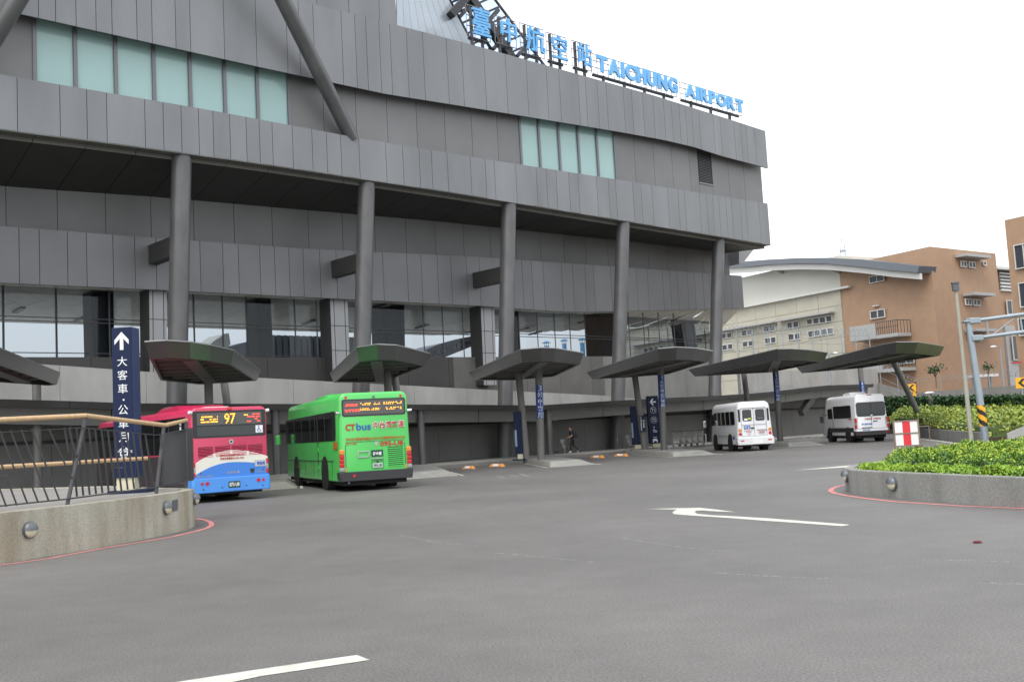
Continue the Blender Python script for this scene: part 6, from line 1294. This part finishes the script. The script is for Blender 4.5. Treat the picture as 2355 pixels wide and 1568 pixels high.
def skin_body(name, joints, edges, radii, m, par, sub=2, root=0):
    me = bpy.data.meshes.new(name); me.from_pydata([tuple(j) for j in joints], edges, []); o = bpy.data.objects.new(name, me); COL.objects.link(o)
    o.modifiers.new('skin', 'SKIN').use_smooth_shade = True
    for i, v in enumerate(me.skin_vertices[0].data): rr = radii[i]; v.radius = rr if isinstance(rr, tuple) else (rr, rr); v.use_root = (i == root)
    if sub: sm = o.modifiers.new('subdivision', 'SUBSURF'); sm.levels = sm.render_levels = sub
    ev = o.evaluated_get(bpy.context.evaluated_depsgraph_get()); new = bpy.data.meshes.new_from_object(ev); o.modifiers.clear(); old = o.data; o.data = new; bpy.data.meshes.remove(old)
    o.data.materials.clear()
    for x in (m if isinstance(m, list) else [m]): o.data.materials.append(x)
    if par: o.parent = par; OFF[o] = OFF[par]
    return o
pt = thing('person', 'man in dark t-shirt and black trousers walking left with a trolley', 'person', pp, wz+pi)   # local: x forward
J = {'pel': (0, 0, .93), 'wai': (.02, 0, 1.08), 'che': (.06, 0, 1.3), 'nec': (.09, 0, 1.47), 'hd0': (.13, 0, 1.56), 'hd1': (.15, 0, 1.66), 'hd2': (.14, 0, 1.72),
     'hl': (0, .09, .9), 'kl': (.14, .1, .5), 'al': (.12, .1, .09), 'tl': (.3, .11, .04), 'hr': (0, -.09, .9), 'kr': (-.02, -.1, .49), 'ar': (-.34, -.1, .16), 'tr': (-.25, -.11, .045),
     'sl': (.06, .19, 1.4), 'el': (.0, .25, 1.12), 'wl': (.22, .24, 1.02), 'sr': (.06, -.19, 1.4), 'er': (0, -.25, 1.12), 'wr': (.22, -.24, 1.02)}
keys = list(J); ix = {k: i for i, k in enumerate(keys)}
Rr = {'pel': (.135, .115), 'wai': (.125, .1), 'che': (.15, .12), 'nec': .058, 'hd0': .075, 'hd1': .092, 'hd2': .075, 'hl': .1, 'kl': .07, 'al': .05, 'tl': .035, 'hr': .1, 'kr': .07, 'ar': .05, 'tr': .035, 'sl': .07, 'el': .048, 'wl': .032, 'sr': .07, 'er': .048, 'wr': .032}
ed = [('pel', 'wai'), ('wai', 'che'), ('che', 'nec'), ('nec', 'hd0'), ('hd0', 'hd1'), ('hd1', 'hd2'), ('pel', 'hl'), ('hl', 'kl'), ('kl', 'al'), ('al', 'tl'), ('pel', 'hr'), ('hr', 'kr'), ('kr', 'ar'), ('ar', 'tr'), ('che', 'sl'), ('sl', 'el'), ('el', 'wl'), ('che', 'sr'), ('sr', 'er'), ('er', 'wr')]
js = [J[k] for k in keys]; es = [(ix[a_], ix[c_]) for a_, c_ in ed]; rs = [Rr[k] for k in keys]
for sgn, wr_ in ((1, 'wl'), (-1, 'wr')):                     # hands: palm, four curled fingers and a thumb round the trolley handle
    bx_, by_, bz_ = J[wr_]; js.append((bx_+.07, by_-sgn*.01, bz_-.005)); rs.append(.03); pi_ = len(js)-1; es.append((ix[wr_], pi_))
    for f_ in range(4):
        yy = by_+sgn*(.03-.02*f_); L_ = (.045, .052, .05, .04)[f_]
        js += [(bx_+.1, yy, bz_+.01), (bx_+.1+L_*.8, yy, bz_-.01), (bx_+.1+L_*.7, yy, bz_-.045)]; rs += [.010, .009, .008]; n_ = len(js); es += [(pi_, n_-3), (n_-3, n_-2), (n_-2, n_-1)]
    js += [(bx_+.06, by_-sgn*.045, bz_-.01), (bx_+.1, by_-sgn*.05, bz_-.035)]; rs += [.012, .009]; n_ = len(js); es += [(pi_, n_-2), (n_-2, n_-1)]
bd = skin_body('body', js, es, rs, [M['skin'], M['shirt'], M['trousers'], M['shoe']], pt, 2, 0)
for p_ in bd.data.polygons:
    c_ = p_.center; d_arm = abs(c_.y) > .2 and c_.z < 1.2
    if c_.z < .13 and not (-.36 < c_.x < -.2 and c_.z > .2): p_.material_index = 3
    elif c_.x < -.3 and c_.z < .15: p_.material_index = 3
    elif c_.z < .97 and abs(c_.y) < .2: p_.material_index = 2
    elif c_.z < 1.47 and not d_arm and not (c_.x > .2 and c_.z < 1.15): p_.material_index = 1
    else: p_.material_index = 0
bm = bmesh.new(); bmesh.ops.create_uvsphere(bm, u_segments=20, v_segments=14, radius=1)
for v in list(bm.verts): v.co = Vector((v.co.x*.112, v.co.y*.098, v.co.z*.1))
bmesh.ops.delete(bm, geom=[v for v in bm.verts if v.co.z < -.03 or (v.co.x > .05 and v.co.z < .04)], context='VERTS')
me = bpy.data.meshes.new('hair'); bm.to_mesh(me); bm.free(); me.materials.append(M['hair']); o = bpy.data.objects.new('hair', me); COL.objects.link(o); o.parent = pt; o.location = (.135, 0, 1.685)
b = MB(); b.prism([(.225, -.015, 1.6), (.225, .015, 1.6), (.24, 0, 1.6)], [(.235, -.008, 1.65), (.235, .008, 1.65), (.238, 0, 1.65)]); b.build('nose', M['skin'], pt, local=True)
for sg in (-1, 1):
    MB().tube((.225, sg*.035, 1.66), (.238, sg*.035, 1.66), .014).build('eye', M['hair'], pt, local=True); MB().box((.13, sg*.096, 1.64), (.04, .02, .06)).build('ear', M['skin'], pt, local=True, bevel=.008)
MB().box((.228, 0, 1.575), (.012, .045, .01)).build('mouth', mat('lips', (.3, .12, .09), .5), pt, local=True)
bg_ = thing('backpack', 'black rucksack on the back of the walking man', 'rucksack', pp, wz+pi); MB().box((-.16, 0, 1.22), (.2, .3, .46)).build('bag', M['bag'], bg_, local=True, bevel=.07); MB().box((-.28, 0, 1.14), (.08, .22, .24)).build('pocket', M['bag'], bg_, local=True, bevel=.03)
for sg in (-1, 1): MB().path([(-.08, sg*.12, 1.42), (.08, sg*.12, 1.47), (.19, sg*.12, 1.36), (.16, sg*.15, 1.16), (-.06, sg*.15, 1.04)], .02).build('strap', M['bag'], bg_, local=True)
p = atz(1436, 1031, PW); trolley('luggage trolley standing alone left of the stop 4 navy totem', (p.x, p.y, PW), radians(-12)); p = atz(1516, 1026, PW); trolley('luggage trolley half hidden between arrow totem and stop 4 column', (p.x+.25, p.y+1.2, PW), radians(60))
for i, lb in enumerate(('luggage trolley at the left end of the nested row by the wall', 'second luggage trolley from the left in the nested row', 'middle luggage trolley of the nested row', 'luggage trolley second from the right in the nested row', 'luggage trolley at the right end of the nested row by the minibus')):
    p = atz(1560+i*13.5, 1026-i*.9, PW); trolley(lb, (p.x, p.y, PW), radians(-118), 'luggage trolleys')
# litter on the road
p = atz(2247.5, 1248, 0); t = thing('litter', 'small crumpled dark red scrap lying on the asphalt', 'litter', p); r = random.Random(2); b = MB(); n_ = 9
b.rings([[(rr*1.5*cos(2*pi*i/n_)*r.uniform(.7, 1.2), rr*cos(2*pi*i/n_+1.57)*r.uniform(.7, 1.2)*.8, z+r.uniform(0, .01)) for i in range(n_)] for z, rr in ((.002, .04), (.016, .036), (.026, .014))]); b.build('scrap', mat('dark red plastic', (.12, .012, .02), .4), t, local=True)
